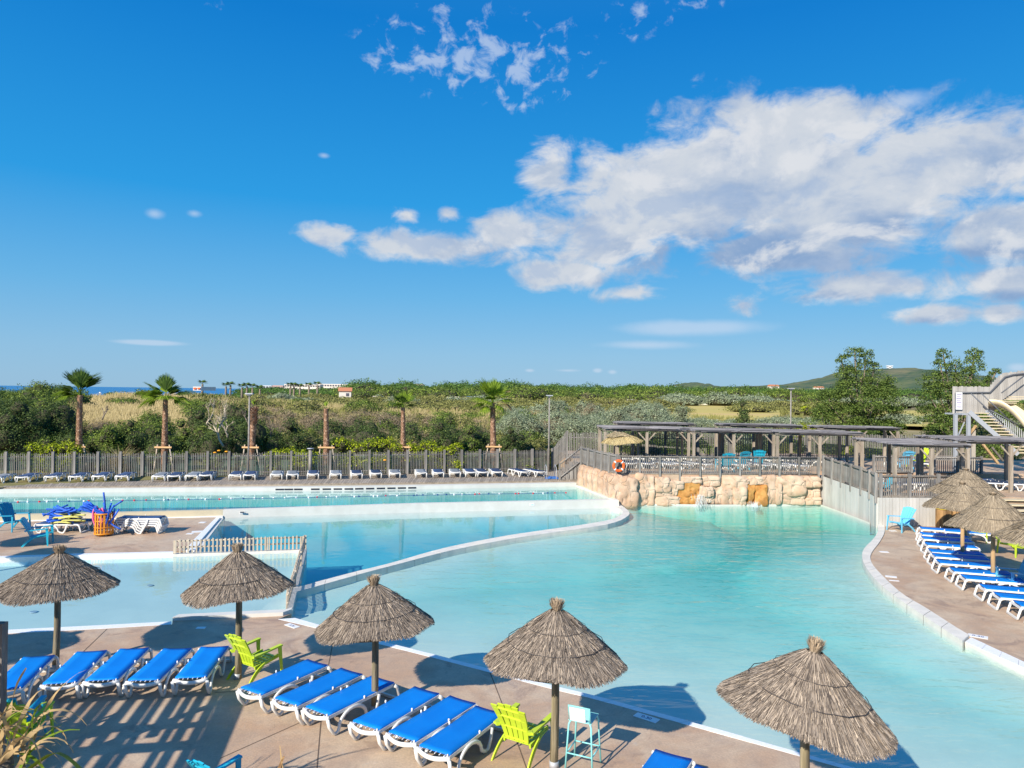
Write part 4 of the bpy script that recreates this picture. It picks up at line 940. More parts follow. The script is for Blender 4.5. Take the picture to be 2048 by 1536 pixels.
# the yellow umbrella on the upper terrace: a cap and a ragged skirt
yu = empty('straw_umbrella', (atY(1243, 880, 41.0).x, 41.0, ZT), 0, 'yellow straw umbrella with a ragged skirt on the upper terrace above the life ring', 'parasol')
link('skirt', straw_cone('skirt', YSTRAW, 5000, .35, 1.16, .28, -.16, 21, curve=.08, length=(.3, .6)), yu, (0, 0, 1.72), rot=(0, R(-3), 0))
link('cap', straw_cone('cap', mat('pale_cap_straw', (.34, .27, .16), (.55, .45, .28), island=True, rough=.9), 2500, .02, .70, .38, .12, 22, curve=.05, length=(.4, .8)), yu, (-.18, 0, 1.80))
MB().lathe([(0.02, .36), (.4, .24), (.75, .08), (1.02, -.08), (.9, -.1), (.1, .1)], 32, (0, 0, 1.72)).build('under_layer', STRAWC, yu, True)
MB().tube([(0, 0, 0), (0, 0, 1.95)], .055, 10).build('pole', WOODP, yu, True)
# ================================================================== LOUNGERS
LW = 0.32
def lounger_meshes():
    ms = {}
    for s in (-1, 1):
        y = s * LW; yr = s * .275; rail = MB(); rail.bar((0.03, yr, .342), (1.02, yr, .345), .05, .055).bar((1.02, yr, .345), (1.74, yr, .35), .05, .055)
        ms['side_rail', s] = rail.mesh('side_rail', WHITEP)
        def swp(pts): mb = MB(); mb.tube(pts, .036, 6, flat=(.75, 1)); return mb
        a = [(0.02, y, .33), (0.06, y, .18), (0.17, y, .03), (0.20, y, .02)]
        ms['foot_leg', s] = swp(a).mesh('foot_leg', WHITEP, True)
        arch = [(0.20, y, .02), (0.27, y, .04)] + [(0.62 - .33 * math.cos(t), y, .10 + .235 * math.sin(t)) for t in [math.pi * k / 10 for k in range(0, 11)]] + [(1.05, y, .03), (1.10, y, .02)]
        ms['arch_leg', s] = swp(arch).mesh('arch_leg', WHITEP, True)
        ms['middle_leg', s] = swp([(1.09, y, .02), (1.17, y, .03), (1.24, y, .16), (1.29, y, .33)]).mesh('middle_leg', WHITEP, True)
        ms['head_leg', s] = swp([(1.70, y, .35), (1.77, y, .30), (1.83, y, .10), (1.85, y, .02)]).mesh('head_leg', WHITEP, True)
    mb = MB(); q = [(0.05 - .085 * math.cos(math.pi * (t - .5)), LW * (2 * t - 1), .345 - .03 * math.sin(math.pi * t)) for t in [k / 8 for k in range(9)]]
    mb.tube(q, .04, 6, flat=(.7, 1)); ms['foot_bar', 0] = mb.mesh('foot_bar', WHITEP, True)
    mb = MB(); mb.bar((1.85, -LW, .035), (1.85, LW, .035), .05, .05).bar((1.755, -LW, .32), (1.755, LW, .32), .05, .05); ms['head_bar', 0] = mb.mesh('head_bar', WHITEP)
    for k, x in enumerate((0.92,)):
        mb = MB()
        for s in (-1, 1): mb.lathe([(0, .055), (.014, .05), (.018, .03), (.012, 0)], 8, (x, s * (.302), .375))
        mb.lathe([(0, .05), (.012, .04), (.012, 0)], 6, (.05, -LW + .05, .36)); ms['knob', 0] = mb.mesh('knob', WHITE, True)
    mb = MB()
    for k in range(6): mb.box((0.045, -0.22 + k * .088, .372), (.05, .014, .012))
    ms['lacing', 0] = mb.mesh('lacing', WHITE)
    return ms
LM = lounger_meshes()
def sling_mesh(m, raised=0.0):
    mb = MB(); n = 14; xs = [0.07 + 1.66 * k / n for k in range(n + 1)]
    for x in xs:
        z = .400 - .012 * math.sin(math.pi * (x - .07) / 1.66) + raised * max(0, x - 1.0) ** 1.0
        for y in (-.288, -.14, 0, .14, .288): mb.v.append((x, y, z - .012 * (1 - (y / .288) ** 2)))
    for i in range(n):
        for j in range(4): a = i * 5 + j; mb.f.append((a, a + 5, a + 6, a + 1))
    k = len(mb.v); mb.v += [(x, y, z - (.030 if abs(y) > .2 else .018)) for (x, y, z) in mb.v[:k]]
    mb.f += [tuple(i + k for i in f)[::-1] for f in mb.f[:]]
    for i in range(n):
        for j in (0, 4): a, b = i * 5 + j, (i + 1) * 5 + j; q = (a, a + k, b + k, b); mb.f.append(q if j == 0 else q[::-1])
    for i in (0, n):
        for j in range(4): a = i * 5 + j; q = (a, a + 1, a + 1 + k, a + k); mb.f.append(q if i == 0 else q[::-1])
    me = mb.mesh('sling', m, True); return me
SLM = {'blue': sling_mesh(SLING), 'navy': sling_mesh(NAVY), 'grey': sling_mesh(GREYS)}
def lounger(kind, p, heading, label, group, rot=None, z=None):
    root = empty('sun_lounger', p, heading, label, 'sun lounger', group)
    if rot: root.rotation_euler = rot
    for (nme, s), me in LM.items(): link(nme, me, root)
    link('sling', SLM[kind], root); return root
ORD = ['first', 'second', 'third', 'fourth', 'fifth', 'sixth', 'seventh', 'eighth', 'ninth', 'tenth', 'eleventh', 'twelfth', 'thirteenth', 'fourteenth', 'fifteenth', 'sixteenth', 'seventeenth', 'eighteenth', 'nineteenth', 'twentieth', 'twenty-first', 'twenty-second', 'twenty-third', 'twenty-fourth', 'twenty-fifth', 'twenty-sixth', 'twenty-seventh', 'twenty-eighth']
def from_sling(FL, FR, BL, BR, kind, label, group, z=0.0):
    f = (at(*FL, z + .37) + at(*FR, z + .37)) / 2; b = (at(*BL, z + .37) + at(*BR, z + .37)) / 2; d = (b - f); d.z = 0; L = d.length; d.normalize()
    mid = (f + b) / 2 - d * (.07 + .83); return lounger(kind, Vector((mid.x, mid.y, z)), math.atan2(d.y, d.x) + rng.uniform(-.022, .022), label, group)
GA = 'blue loungers in the near left row'
A_ = [((-26, 1383), (40, 1378), (51, 1315), (105, 1312)), ((88, 1368), (152, 1365), (158, 1306), (213, 1303)), ((178, 1362), (231, 1357), (239, 1301), (296, 1299)), ((263, 1361), (313, 1360), (326, 1300), (377, 1299)), ((359, 1356), (406, 1354), (404, 1297), (457, 1294.6))]
AL = ['bright blue lounger partly cut off by the left picture edge', 'bright blue lounger just right of the leftmost parasol pole, a shadow across its head', 'bright blue lounger in the middle of the five in the near left row', 'bright blue lounger second from the right in the near left row', 'bright blue lounger at the right end of the near left row, beside the parasol pole']
for q, l in zip(A_, AL): from_sling(*q, 'blue', l, GA)
GB = 'blue loungers in the near middle row'
B_ = [((482, 1378), (522, 1390), (617, 1321), (653, 1331)), ((551, 1399), (593, 1412), (685, 1338), (721, 1349)), ((616, 1415), (657.5, 1430), (743, 1356), (789, 1367)), ((707.5, 1445), (757, 1459), (830, 1376.5), (874, 1388)), ((780, 1467), (830, 1482), (901, 1395), (946.6, 1407)), ((844, 1492.5), (897.6, 1510), (962, 1417), (1001, 1430))]
BLb = ['bright blue lounger next to the first lime chair, farthest back in the middle row', 'second blue lounger from the back in the middle row', 'bright blue lounger crossed by the pole of the third parasol', 'bright blue lounger just in front of the third parasol pole', 'second blue lounger from the front in the middle row', 'nearest bright blue lounger of the middle row, beside the second lime chair']
BR_ = []
for q, l in zip(B_, BLb): BR_.append(from_sling(*q, 'blue', l, GB))
hB = BR_[-1].rotation_euler.z
for (bx, by), l in (((1347, 1511), 'bright blue lounger cut off by the bottom edge below the aqua stool'), ((1430, 1543), 'bright blue lounger at the bottom edge of which only a corner shows')):
    b = at(bx, by, .37); d = Vector((math.cos(hB), math.sin(hB), 0)); p = b - d * 1.73; lounger('blue', Vector((p.x, p.y, 0)), hB, l, 'blue loungers at the bottom edge')
# dark loungers along the far deck
GF = 'dark loungers on the wooden deck in front of the long fence'
FD = [(-20, 968, 6, 967.5, 'g', -.24), (31, 965.5, 61, 966.5, 'n', -.24), (89, 965, 118, 964.5, 'n', -.24), (138, 965, 166, 964, 'n', -.24), (184, 964, 213, 963, 'n', -.24), (230, 964, 259, 963, 'n', -.24), (304, 964, 331, 963, 'g', -.24), (335, 963, 362, 963, 'n', -.24), (370, 963, 397, 962, 'g', -.24), (399, 962, 424, 961, 'n', -.24),
      (458, 961, 483, 961, 'n', -.25), (486, 961, 512, 960.5, 'n', -.25), (540.5, 960, 565, 959.5, 'g', -.27), (573, 960, 597, 959.3, 'g', -.27), (614, 959, 638, 958.5, 'n', -.28), (659, 959, 683, 958.3, 'g', -.26), (702, 958.5, 725, 958, 'n', -.24), (741, 957.5, 763, 957, 'n', -.22), (778, 957, 801, 956.5, 'g', -.2), (831, 956.3, 854, 955.8, 'g', -.17), (865, 956, 888.6, 955.5, 'n', -.15),
      (898.5, 955.3, 922, 954.8, 'g', -.14), (930, 955, 953, 954.6, 'n', -.2), (955, 954.8, 976, 954.3, 'n', -.2), (983.5, 954.3, 1005, 954, 'n', -.18), (1039, 954.5, 1057, 953.5, 'n', -.55), (1071, 954.5, 1089, 953.5, 'n', -.55)]
FE = {0: 'cut off by the left picture edge', 5: 'last before the wide gap', 10: 'just left of the tall lamp post', 11: 'just right of the tall lamp post', 14: 'in front of the short bollard lamp', 25: 'turned left, second from the stairs', 26: 'turned left, closest to the stairs'}
for i, (x0, y0, x1, y1, k, s) in enumerate(FD):
    a, b = at(x0, y0, ZD), at(x1, y1, ZD); c = (a + b) / 2; d = Vector((s, 1, 0)).normalized(); d = Matrix.Rotation(rng.uniform(-.02, .02), 3, 'Z') @ d; c = c - d * .20
    col = 'faded grey' if k == 'g' else 'navy'
    lab = f'{col} lounger {FE[i]}, on the far wooden deck' if i in FE else f'{col} lounger on the far deck, {ORD[i]} from the left along the long fence'
    lounger('grey' if k == 'g' else 'navy', Vector((c.x, c.y, ZD + .004)), math.atan2(d.y, d.x), lab, GF)
# right terrace
GR = 'blue loungers in the right hand row'
RL = [(1839, 1054), (1839, 1064.5), (1842, 1073), (1849, 1085), (1856, 1098), (1863, 1107), (1872, 1119.5), (1899, 1135.5), (1921, 1149.5), (1959, 1169), (1987, 1185), (2026.5, 1202), (2062, 1222)]
RLab = ['farthest blue lounger of the right hand row, below the pale blue chair', 'second farthest blue lounger of the right hand row', 'third blue lounger from the far end of the right hand row', 'fourth blue lounger from the far end of the right hand row', 'fifth blue lounger from the far end of the right hand row', 'sixth blue lounger from the far end, in the shade at its head', 'blue lounger that crosses just below the farther right parasol pole', 'first of the two blue loungers between the two right parasol poles', 'blue lounger that ends at the nearer right parasol pole', 'blue lounger just in front of the nearer right parasol pole', 'third nearest blue lounger in the right hand row', 'second nearest blue lounger of the right hand row', 'nearest blue lounger of the right hand row, cut by the picture edge']
for i, ((x, y), l) in enumerate(zip(RL, RLab)):
    p = at(x, y, .37); ang = R(-17 + i * 0.2) ; d = Vector((math.cos(ang), math.sin(ang), 0)); nrm = Vector((-d.y, d.x, 0))
    head = p - nrm * .27                       # centre of the end that points to the water
    foot = head + d * 1.73; lounger('blue', Vector((foot.x, foot.y, 0)), ang + math.pi, l, GR)
for (x, y, l) in ((1985, 1085, 'blue lounger far behind the lime chairs on the right terrace'), (2010, 1040, 'blue lounger at the right edge behind the lime chairs')):
    lounger('blue', at(x, y), R(160), l, 'blue loungers behind the right parasols')
# upper terrace
GU = 'navy loungers packed on the upper terrace'
k = 0
for i in range(10):
    x = 1262 + i * 39 + rng.uniform(-4, 4)
    if 1440 < x < 1475: x = 1480
    p = onray(x, 41.2 + rng.uniform(-.1, .1), ZT + .004)
    lounger('grey' if i % 3 == 2 else 'navy', p, R(118 + rng.uniform(-9, 9)), f'{"faded grey" if i % 3 == 2 else "navy"} lounger right behind the boulder balustrade, {ORD[i]} from the life ring', GU)
for i in range(12):
    p = onray(1258 + i * 33 + rng.uniform(-4, 4), 44.3 + rng.uniform(-.1, .1), ZT + .004)
    lounger('navy' if i % 4 else 'grey', p, R(125 + rng.uniform(-12, 12)), f'{"navy" if i % 4 else "faded grey"} lounger under the pergolas, {ORD[i]} from the straw umbrella', GU)
for i, (x, Y, a) in enumerate(((1722, 38.0, 62), (1752, 36.4, 60), (1778, 35.4, 14), (1822, 35.6, 12), (1868, 35.4, 14))):
    lounger('navy', onray(x, Y, ZS + .004), R(a), ['navy lounger behind the upper part of the leaning balustrade', 'navy lounger behind the lower part of the leaning balustrade', 'navy lounger beside the turquoise chair on the middle terrace', 'navy lounger under the right pergola, second from its corner post', 'navy lounger just left of the thatched parasol tip on the middle terrace'][i], 'navy loungers on the middle terrace')
for i, (x, Y, a) in enumerate(((1660, 44, 150), (1690, 44.5, 160), (1835, 44, 172), (1868, 43.6, 172), (1990, 37.5, 160), (2020, 36.6, 160), (2044, 36, 165))):
    z = ZT if Y > 41 else ZS
    lounger('navy', onray(x, Y, z + .004), R(a), ['navy lounger behind the reed pergola post on the upper terrace', 'second navy lounger right of the third front pergola', 'navy lounger in front of the lime chair on the upper terrace', 'navy lounger right of the lime chair on the upper terrace', 'navy lounger under the slide stairs, farthest of three', 'navy lounger under the slide stairs, middle of three', 'navy lounger under the slide stairs, cut by the picture edge'][i], 'navy loungers on the right part of the terraces')
# loungers beside the noodle basket
la = at(66, 1067); lounger('navy', Vector((la.x, la.y + .32, 0)), R(4), 'white framed navy lounger carrying a heap of foam noodles', 'loungers on the left terrace')
lounger('navy', Vector((la.x + .38, la.y + 1.0, 0)), R(4), 'white framed lounger standing behind the one with the noodles', 'loungers on the left terrace')
ls = at(222, 1068)
for i in range(4):
    lounger('navy', Vector((ls.x + .05 * i, ls.y + .32, .088 * i)), R(3), f'navy lounger stacked right of the orange basket, {["lowest", "second from the ground", "third from the ground", "topmost"][i]} of four', 'stacked navy loungers')

# ================================================================== RESIN ARMCHAIRS
def chair(m, p, heading, label, group=None, sc=1.0):
    root = empty('garden_armchair', p, heading, label, 'armchair', group); root.scale = (sc,) * 3
    for k in range(5):
        t = (k - 2) / 2; ytop, ybot = t * .25, t * .17; top = .96 - .05 * t * t
        mb = MB(); a = Vector((-.20, ybot, .30)); b = Vector((-.50, ytop, top)); n = 6; w0, w1 = .036, .056
        for i in range(n + 1):
            s = i / n; c = a.lerp(b, s); c.x += .03 * math.sin(math.pi * s); w = w0 + (w1 - w0) * s
            mb.v += [(c.x, c.y - w, c.z), (c.x, c.y + w, c.z), (c.x - .022, c.y + w, c.z - .01), (c.x - .022, c.y - w, c.z - .01)]
        for i in range(n):
            o = i * 4
            for q in range(4): mb.f.append((o + q, o + (q + 1) % 4, o + 4 + (q + 1) % 4, o + 4 + q))
        mb.f += [(3, 2, 1, 0), (n * 4, n * 4 + 1, n * 4 + 2, n * 4 + 3)]
        mb.build('back_slat', m, root)
    for s, hw in ((.06, .20), (.38, .225), (.68, .25), (.92, .262)):
        c = Vector((-.20, 0, .30)).lerp(Vector((-.50, 0, .92)), s); c.x += .03 * math.sin(math.pi * s)
        MB().box((c.x - .012, 0, c.z), (.03, 2 * hw, .030)).build('back_bar', m, root)
    for k in range(6):
        x = -.18 + k * .088; MB().box((x, 0, .29 + .013 * k), (.070, .46, .022)).build('seat_slat', m, root)
    for s in (-1, 1):
        MB().bar((-.22, s * .235, .27), (.34, s * .235, .355), .028, .07).build('seat_side', m, root)
        MB().bar((-.34, s * .32, .535), (.34, s * .33, .585), .085, .03).bar((-.34, s * .27, .535), (-.30, s * .32, .535), .07, .05).build('armrest', m, root)
        mb = MB()
        for i in range(7):
            t = i / 6; x = .30 + .04 * t; w = .085 - .045 * t; y = s * (.325 + .035 * t); z = .575 * (1 - t)
            mb.v += [(x - w / 2, y - .012, z), (x + w / 2, y - .012, z), (x + w / 2, y + .012, z), (x - w / 2, y + .012, z)]
        for i in range(6):
            o = i * 4
            for q in range(4): mb.f.append((o + q, o + 4 + q, o + 4 + (q + 1) % 4, o + (q + 1) % 4))
        mb.f += [(0, 1, 2, 3), (27, 26, 25, 24)]; mb.build('front_leg', m, root)
        mb = MB()
        for i in range(8):
            t = i / 7; x = .24 - .66 * t ** .75; w = .06 + .05 * math.sin(math.pi * t) ; z = .36 * (1 - t ** 1.8); y = s * (.27 + .05 * t)
            mb.v += [(x - w / 2, y - .012, z), (x + w / 2, y - .012, z), (x + w / 2, y + .012, z), (x - w / 2, y + .012, z)]
        for i in range(7):
            o = i * 4
            for q in range(4): mb.f.append((o + q, o + 4 + q, o + 4 + (q + 1) % 4, o + (q + 1) % 4))
        mb.f += [(0, 1, 2, 3), (31, 30, 29, 28)]; mb.build('rear_leg', m, root)
    return root
def chair_at(m, px, py, deg, label, z=0.0, sc=1.05): return chair(m, at(px, py, z), R(deg), label, sc=sc)
chair_at(LIME, 512, 1352, 58, 'lime green armchair beside the second parasol pole, seen from behind')
chair_at(LIME, 1048, 1508, 58, 'lime green armchair at the nearest end of the middle lounger row')
chair_at(TURQ, 468, 1636, 58, 'turquoise armchair at the bottom edge of which the back and one arm show')
chair_at(LIME, 36, 1500, 100, 'lime green armchair behind the dry palm leaves in the lower left corner')
chair_at(TURQ, 20, 1488, 100, 'turquoise armchair stacked on the lime one in the lower left corner', z=.10)
chair_at(TURQ, 78, 1089, 20, 'turquoise armchair in front of the lounger with the noodles', sc=1.1)
chair_at(mat('shaded_turquoise_resin', (0.015, .26, .42), rough=.4), 28, 1060, -15, 'turquoise armchair at the left pool edge, its shade put into darker resin', sc=1.15)  # darker copy of the turquoise resin carries this chair's shade
chair_at(LBLUE, 1801, 1062, 200, 'pale blue armchair against the concrete wall', sc=1.1)
chair_at(LIME, 2030, 1110, 190, 'lime green armchair right of the nearer right parasol', sc=1.15)
chair_at(LIME, 1968, 1082, 200, 'lime green armchair half hidden under the right parasol thatch', sc=1.1)
chair_at(LBLUE, 2030, 1180, 180, 'pale blue armchair standing over the loungers at the right edge', sc=1.05)
chair(TURQ, onray(1450, 40.3, ZT), R(95), 'bright turquoise armchair right behind the boulder balustrade, seen from behind', sc=1.2)
chair(TURQ, onray(1479, 41.6, ZT), R(110), 'bright turquoise armchair a little behind the first one on the upper terrace', sc=1.2)
chair(TURQ, onray(1516, 42.8, ZT), R(80), 'bright turquoise armchair farthest right under the middle pergola', sc=1.2)
chair(LBLUE, onray(1806, 43.0, ZT), R(95), 'light blue armchair behind the low fence panel on the upper terrace', sc=1.25)
chair(LIME, onray(1836, 44.8, ZT), R(200), 'lime green armchair on the upper terrace under the right pergola', sc=1.25)
chair(TURQ, onray(1768, 34.3, ZS), R(185), 'turquoise armchair on the middle terrace behind the balustrade', sc=.9)
# aqua bar stool
sp_ = at(1166, 1531); st = empty('bar_stool', (sp_.x, sp_.y - .02, 0), R(66), 'tall aqua metal bar stool with a white notice on its back', 'stool')
for sx in (-1, 1):
    for sy in (-1, 1):
        MB().tube([(sx * .225, sy * .225, 0), (sx * .19, sy * .185, .72), (sx * .175, sy * .165, .77), (sx * .13, sy * .15, .785)], .0145, 8).build('leg', AQUA, st, True)
MB().box((0, 0, .79), (.40, .38, .014)).build('seat', AQUA, st)
for a, b in (((-.215, -.21), (.215, -.21)), ((.215, -.21), (.215, .21)), ((.215, .21), (-.215, .21)), ((-.215, .21), (-.215, -.21))):
    MB().tube([(*a, .27), (*b, .27)], .011, 8).build('footrest', AQUA, st, True)
mb = MB(); mb.tube([(-.19, -.17, .79), (-.245, -.175, 1.04), (-.245, .175, 1.04), (-.19, .17, .79)], .014, 8); mb.build('back_frame', AQUA, st, True)
bp = MB().bar((-.205, 0, .845), (-.243, 0, 1.03), .34, .01, up=Vector((1, 0, 0))).build('back_plate', AQUA, st)
nt_ = MB().bar((-.212, .03, .80), (-.253, .03, 1.02), .26, .004, up=Vector((1, 0, 0))).build('notice', WHITE, st)
mb = MB()
for k in range(5):
    z = .85 + k * .034; x = -.2155 - (z - .80) * .186 - .0035; mb.box((x, .03 + rng.uniform(-.01, .01), z), (.002, .20 - .02 * (k % 2), .005))
mb.build('printed_lines', INKG, nt_)

# ================================================================== BASKET, NOODLES
bk_ = at(199, 1074); bas = empty('noodle_basket', (bk_.x, bk_.y + .3, 0), 0, 'round orange lattice basket on castors full of foam noodles', 'basket')
for k in range(18):
    a = 2 * math.pi * k / 18; MB().box((.34 * math.cos(a), .34 * math.sin(a), .50), (.05 if k % 3 else .08, .016, .82), rz=a + math.pi / 2).build('upright_slat', BASKO, bas)
for z, h in ((.10, .05), (.36, .03), (.62, .03), (.90, .06)):
    MB().lathe([(.345, z - h / 2), (.36, z - h / 2), (.36, z + h / 2), (.345, z + h / 2), (.345, z - h / 2)], 24).build('hoop', BASKO, bas, True)
MB().lathe([(0, .09), (.33, .09), (.33, .11), (0, .11)], 20).build('base', BASKO, bas)
for k in range(4):
    a = math.pi / 4 + k * math.pi / 2; MB().tube([(.27 * math.cos(a), .27 * math.sin(a) - .015, .045), (.27 * math.cos(a), .27 * math.sin(a) + .015, .045)], .045, 10).build('castor', DKMET, bas)
def noodle_mesh(m, bend, L=1.25, r=.034):
    pts = [(bend * math.sin(math.pi * t) , 0, L * t) for t in [k / 7 for k in range(8)]]; return MB().tube(pts, r, 7).mesh('noodle', m, True)
NM = {(c, b): noodle_mesh(m, b, L) for c, m, L in (('b', BLUEN, .95), ('p', PINK, .85), ('y', YELN, .8)) for b in (.015, .05, .11)}
def put(kind, base, dirv, label, group, roll=None):
    d = Vector(dirv).normalized(); q = d.to_track_quat('Z', 'X'); o = link('foam_noodle', NM[kind, rng.choice((.015, .05, .05, .11))]); o.rotation_mode = 'QUATERNION'
    o.location = base; o.rotation_quaternion = q @ Matrix.Rotation(rng.uniform(0, 6.28), 3, 'Z').to_quaternion()
    return tag(o, label, 'pool noodle', group)
bc = Vector((bk_.x, bk_.y + .3, .14))
put('b', bc + Vector((.05, 0, .65)), (-.10, 0, 1), 'royal blue noodle standing straight up above the rest of the basket', 'blue noodles in the basket')
put('b', bc + Vector((.12, -.05, .55)), (.75, 0, .85), 'royal blue noodle sticking far out to the upper right of the basket', 'blue noodles in the basket')
put('b', bc + Vector((.05, -.1, .75)), (.7, -.1, -.55), 'royal blue noodle drooping over the right rim of the basket', 'blue noodles in the basket')
for i in range(24):
    a = rng.uniform(-.9, .9); left = i % 3 != 2
    d = (-rng.uniform(.6, 1.0), rng.uniform(-.3, .3), rng.uniform(.15, .55)) if left else (rng.uniform(-.3, .6), rng.uniform(-.4, .3), rng.uniform(.7, 1.1))
    put('b', bc + Vector((rng.uniform(-.05, .2), rng.uniform(-.18, .14), rng.uniform(.62, .78) if left else rng.uniform(.1, .3))), d, 'royal blue foam noodle in the full orange basket', 'blue noodles in the basket')
for i in range(9):
    put('p', bc + Vector((rng.uniform(-.24, -.02), rng.uniform(-.24, 0), rng.uniform(0, .2))), (rng.uniform(-.2, .1), rng.uniform(-.1, .15), 1), 'pink foam noodle in the left half of the orange basket', 'pink noodles in the basket')
hb = at(112, 1052, .42)
for i in range(34):
    a = rng.uniform(-.5, .9) + (math.pi if i % 2 else 0); t = i / 34
    p = Vector((la.x + 1.05 + rng.uniform(-.35, .25), la.y + .35 + rng.uniform(-.2, .3), .42 + .55 * t)); d = Vector((math.cos(a), math.sin(a) * .6, rng.uniform(-.12, .45)))
    put('b', p - d.normalized() * .48, d, 'royal blue foam noodle in the heap on the left lounger', 'blue noodles heaped on the lounger')
for i in range(12):
    a = rng.uniform(-.35, .25); p = Vector((la.x + 1.3 + rng.uniform(-.25, .3), la.y + .15 + rng.uniform(-.1, .25), .42 + .03 * i)); d = Vector((math.cos(a), math.sin(a), rng.uniform(-.02, .1)))
    put('y', p - d.normalized() * .4, d, 'pale yellow foam noodle at the front of the heap on the left lounger', 'yellow noodles heaped on the lounger')

# ================================================================== SMALL FITTINGS
def lettering(txt, size, m, parent, loc, rot, ext=0.001):
    c = bpy.data.curves.new('lettering', 'FONT'); c.body = txt; c.size = size; c.align_x = 'CENTER'; c.align_y = 'CENTER'; c.extrude = ext
    c.materials.append(m); tmp = bpy.data.objects.new('lettering', c); C.objects.link(tmp); bpy.context.view_layer.update(); me = bpy.data.meshes.new_from_object(tmp.evaluated_get(bpy.context.evaluated_depsgraph_get())); bpy.data.objects.remove(tmp)
    if not me.materials: me.materials.append(m)
    return link('lettering', me, parent, loc, rot=rot)
def plaque(px, py, deg, label, w=.34, d=.17, txt=None, m=WHITE):
    p = at(px, py); o = MB().box((0, 0, 0), (w, d, .008)).build('depth_marker', m, None, loc=(p.x, p.y, .005), rz=R(deg)); tag(o, label, 'marker tile', 'white marker tiles set in the terraces')
    if txt: lettering(txt, d * .62, INK, o, (0, 0, .0055), (0, 0, 0))
    return o
plaque(1293, 1436, -38, 'white marker tile with dark digits in the shadow of the fourth parasol', .46, .19, '0.30')
plaque(584, 1252, -38, 'white marker tile beside the corner of the pool fence', .44, .17, '0.30')
plaque(402, 1256, 5, 'small white tile in the parasol shadow below the sill', .22, .15)
plaque(1786, 1062, 10, 'small white marker tile in front of the pale blue chair', .3, .18)
plaque(1768, 1104, -8, 'white marker tile where the right coping bulges towards the pool', .32, .22)
plaque(1782, 1153.5, -25, 'white marker tile beside the narrowest part of the right terrace', .34, .22)
plaque(1788, 1161.5, -12, 'narrow white tile just in front of another marker tile', .3, .1)
plaque(1956, 1273, -35, 'white marker tile near the end of the raised coping', .42, .24, '0.30')
plaque(394.5, 1063.5, 20, 'white marker tile beside the deep pool edge', .42, .34)
plaque(380, 1067.5, 0, 'small white tile left of the deep pool marker', .26, .22)
plaque(405, 1045, 0, 'small white tile near the top of the deep pool edge', .26, .3)
sg = at(374, 1103.5); sgo = MB().box((0, 0, 0), (.27, .012, .11)).build('fence_sign', WHITE, None, loc=(sg.x, sg.y - .09, .11)); tag(sgo, 'small white depth sign fixed low on the left end of the pool fence', 'sign')
lettering('0m21', .085, INK, sgo, (0, -.008, 0), (R(90), 0, 0))
for (px, py, z, lab) in ((485, 1020, .14, 'small light blue depth mark at the left end of the white pool wall'), (1064, 1009.5, .14, 'small light blue depth mark in the middle of the white pool wall')):
    a0, a1 = (lap_front[3], lap_front[4]) if px < 840 else (lap_front[4], lap_front[5]); d = (a1 - a0).normalized(); nrm = Vector((d.y, -d.x, 0)); dr = ray(px, py); tt = (a0.x * nrm.x + a0.y * nrm.y) / (dr.x * nrm.x + dr.y * nrm.y)
    o = MB().box((0, 0, 0), (.26, .01, .13)).build('depth_mark', WHITE, None, loc=(dr.x * tt + nrm.x * .008, dr.y * tt + nrm.y * .008, .13), rz=math.atan2(d.y, d.x)); tag(o, lab, 'sign')
    lettering('0.60', .085, LBLUE, o, (0, -.007, 0), (R(90), 0, 0))
o = MB().box((0, 0, 0), (.20, .02, .07)).build('wall_vent', DKMET, None, loc=(lap_front[3].x + .85, lap_front[3].y + .14, .17), rz=R(13)); tag(o, 'small grey grille at the left end of the white pool wall', 'grille')
# floor inlets in the shallow water
for (px, py, w, lab) in ((590 / 1, 1190, .1, ''),)[:0]: pass
# lane rope
a, b = at(-330, 1000, ZL + .02), at(1150, 985.5, ZL + .02); rp_pts = [at(-330, 1007, ZL), at(0, 1005, ZL), at(300, 1001, ZL), at(620, 995.5, ZL), at(880, 990, ZL), at(1130, 986, ZL)]
rope = empty('lane_rope', (0, 0, 0), 0, 'lane rope with red and white floats across the lap pool', 'lane rope')
MB().tube([p + Vector((0, 0, .01)) for p in resample(rp_pts, 40)], .012, 5).build('rope', mat('dark_blue_rope', (.02, .06, .2)), rope)
fm_ = {c: MB().lathe([(0, -.05), (.035, -.04), (.042, 0), (.035, .04), (0, .05)], 8).mesh('float', m, True) for c, m in (('w', WHITE), ('r', mat('red_plastic', (.6, .03, .05))), ('d', mat('dark_blue_plastic', (.01, .05, .2))))}
for i, p in enumerate(resample(rp_pts, 70)): link('float', fm_[rng.choice('wwrdw')], rope, p + Vector((rng.uniform(-.3, .3), rng.uniform(-.03, .03), .02)), rot=(0, R(90), 0))
# life ring
lr = empty('life_ring', atY(1237.5, 931.5, 38.42), 0, 'orange life ring with white bands hung on the balustrade corner', 'life ring')
mb = MB(); mb.tube([(.27 * math.cos(t), 0, .27 * math.sin(t)) for t in [2 * math.pi * k / 32 for k in range(33)]], .075, 10, cap=False); mb.build('ring', ORANGE, lr, True)
for k in range(4):
    t0 = math.pi / 4 + k * math.pi / 2; MB().tube([(.27 * math.cos(t), 0, .27 * math.sin(t)) for t in (t0 - .13, t0, t0 + .13)], .079, 10).build('white_band', WHITE, lr, True)
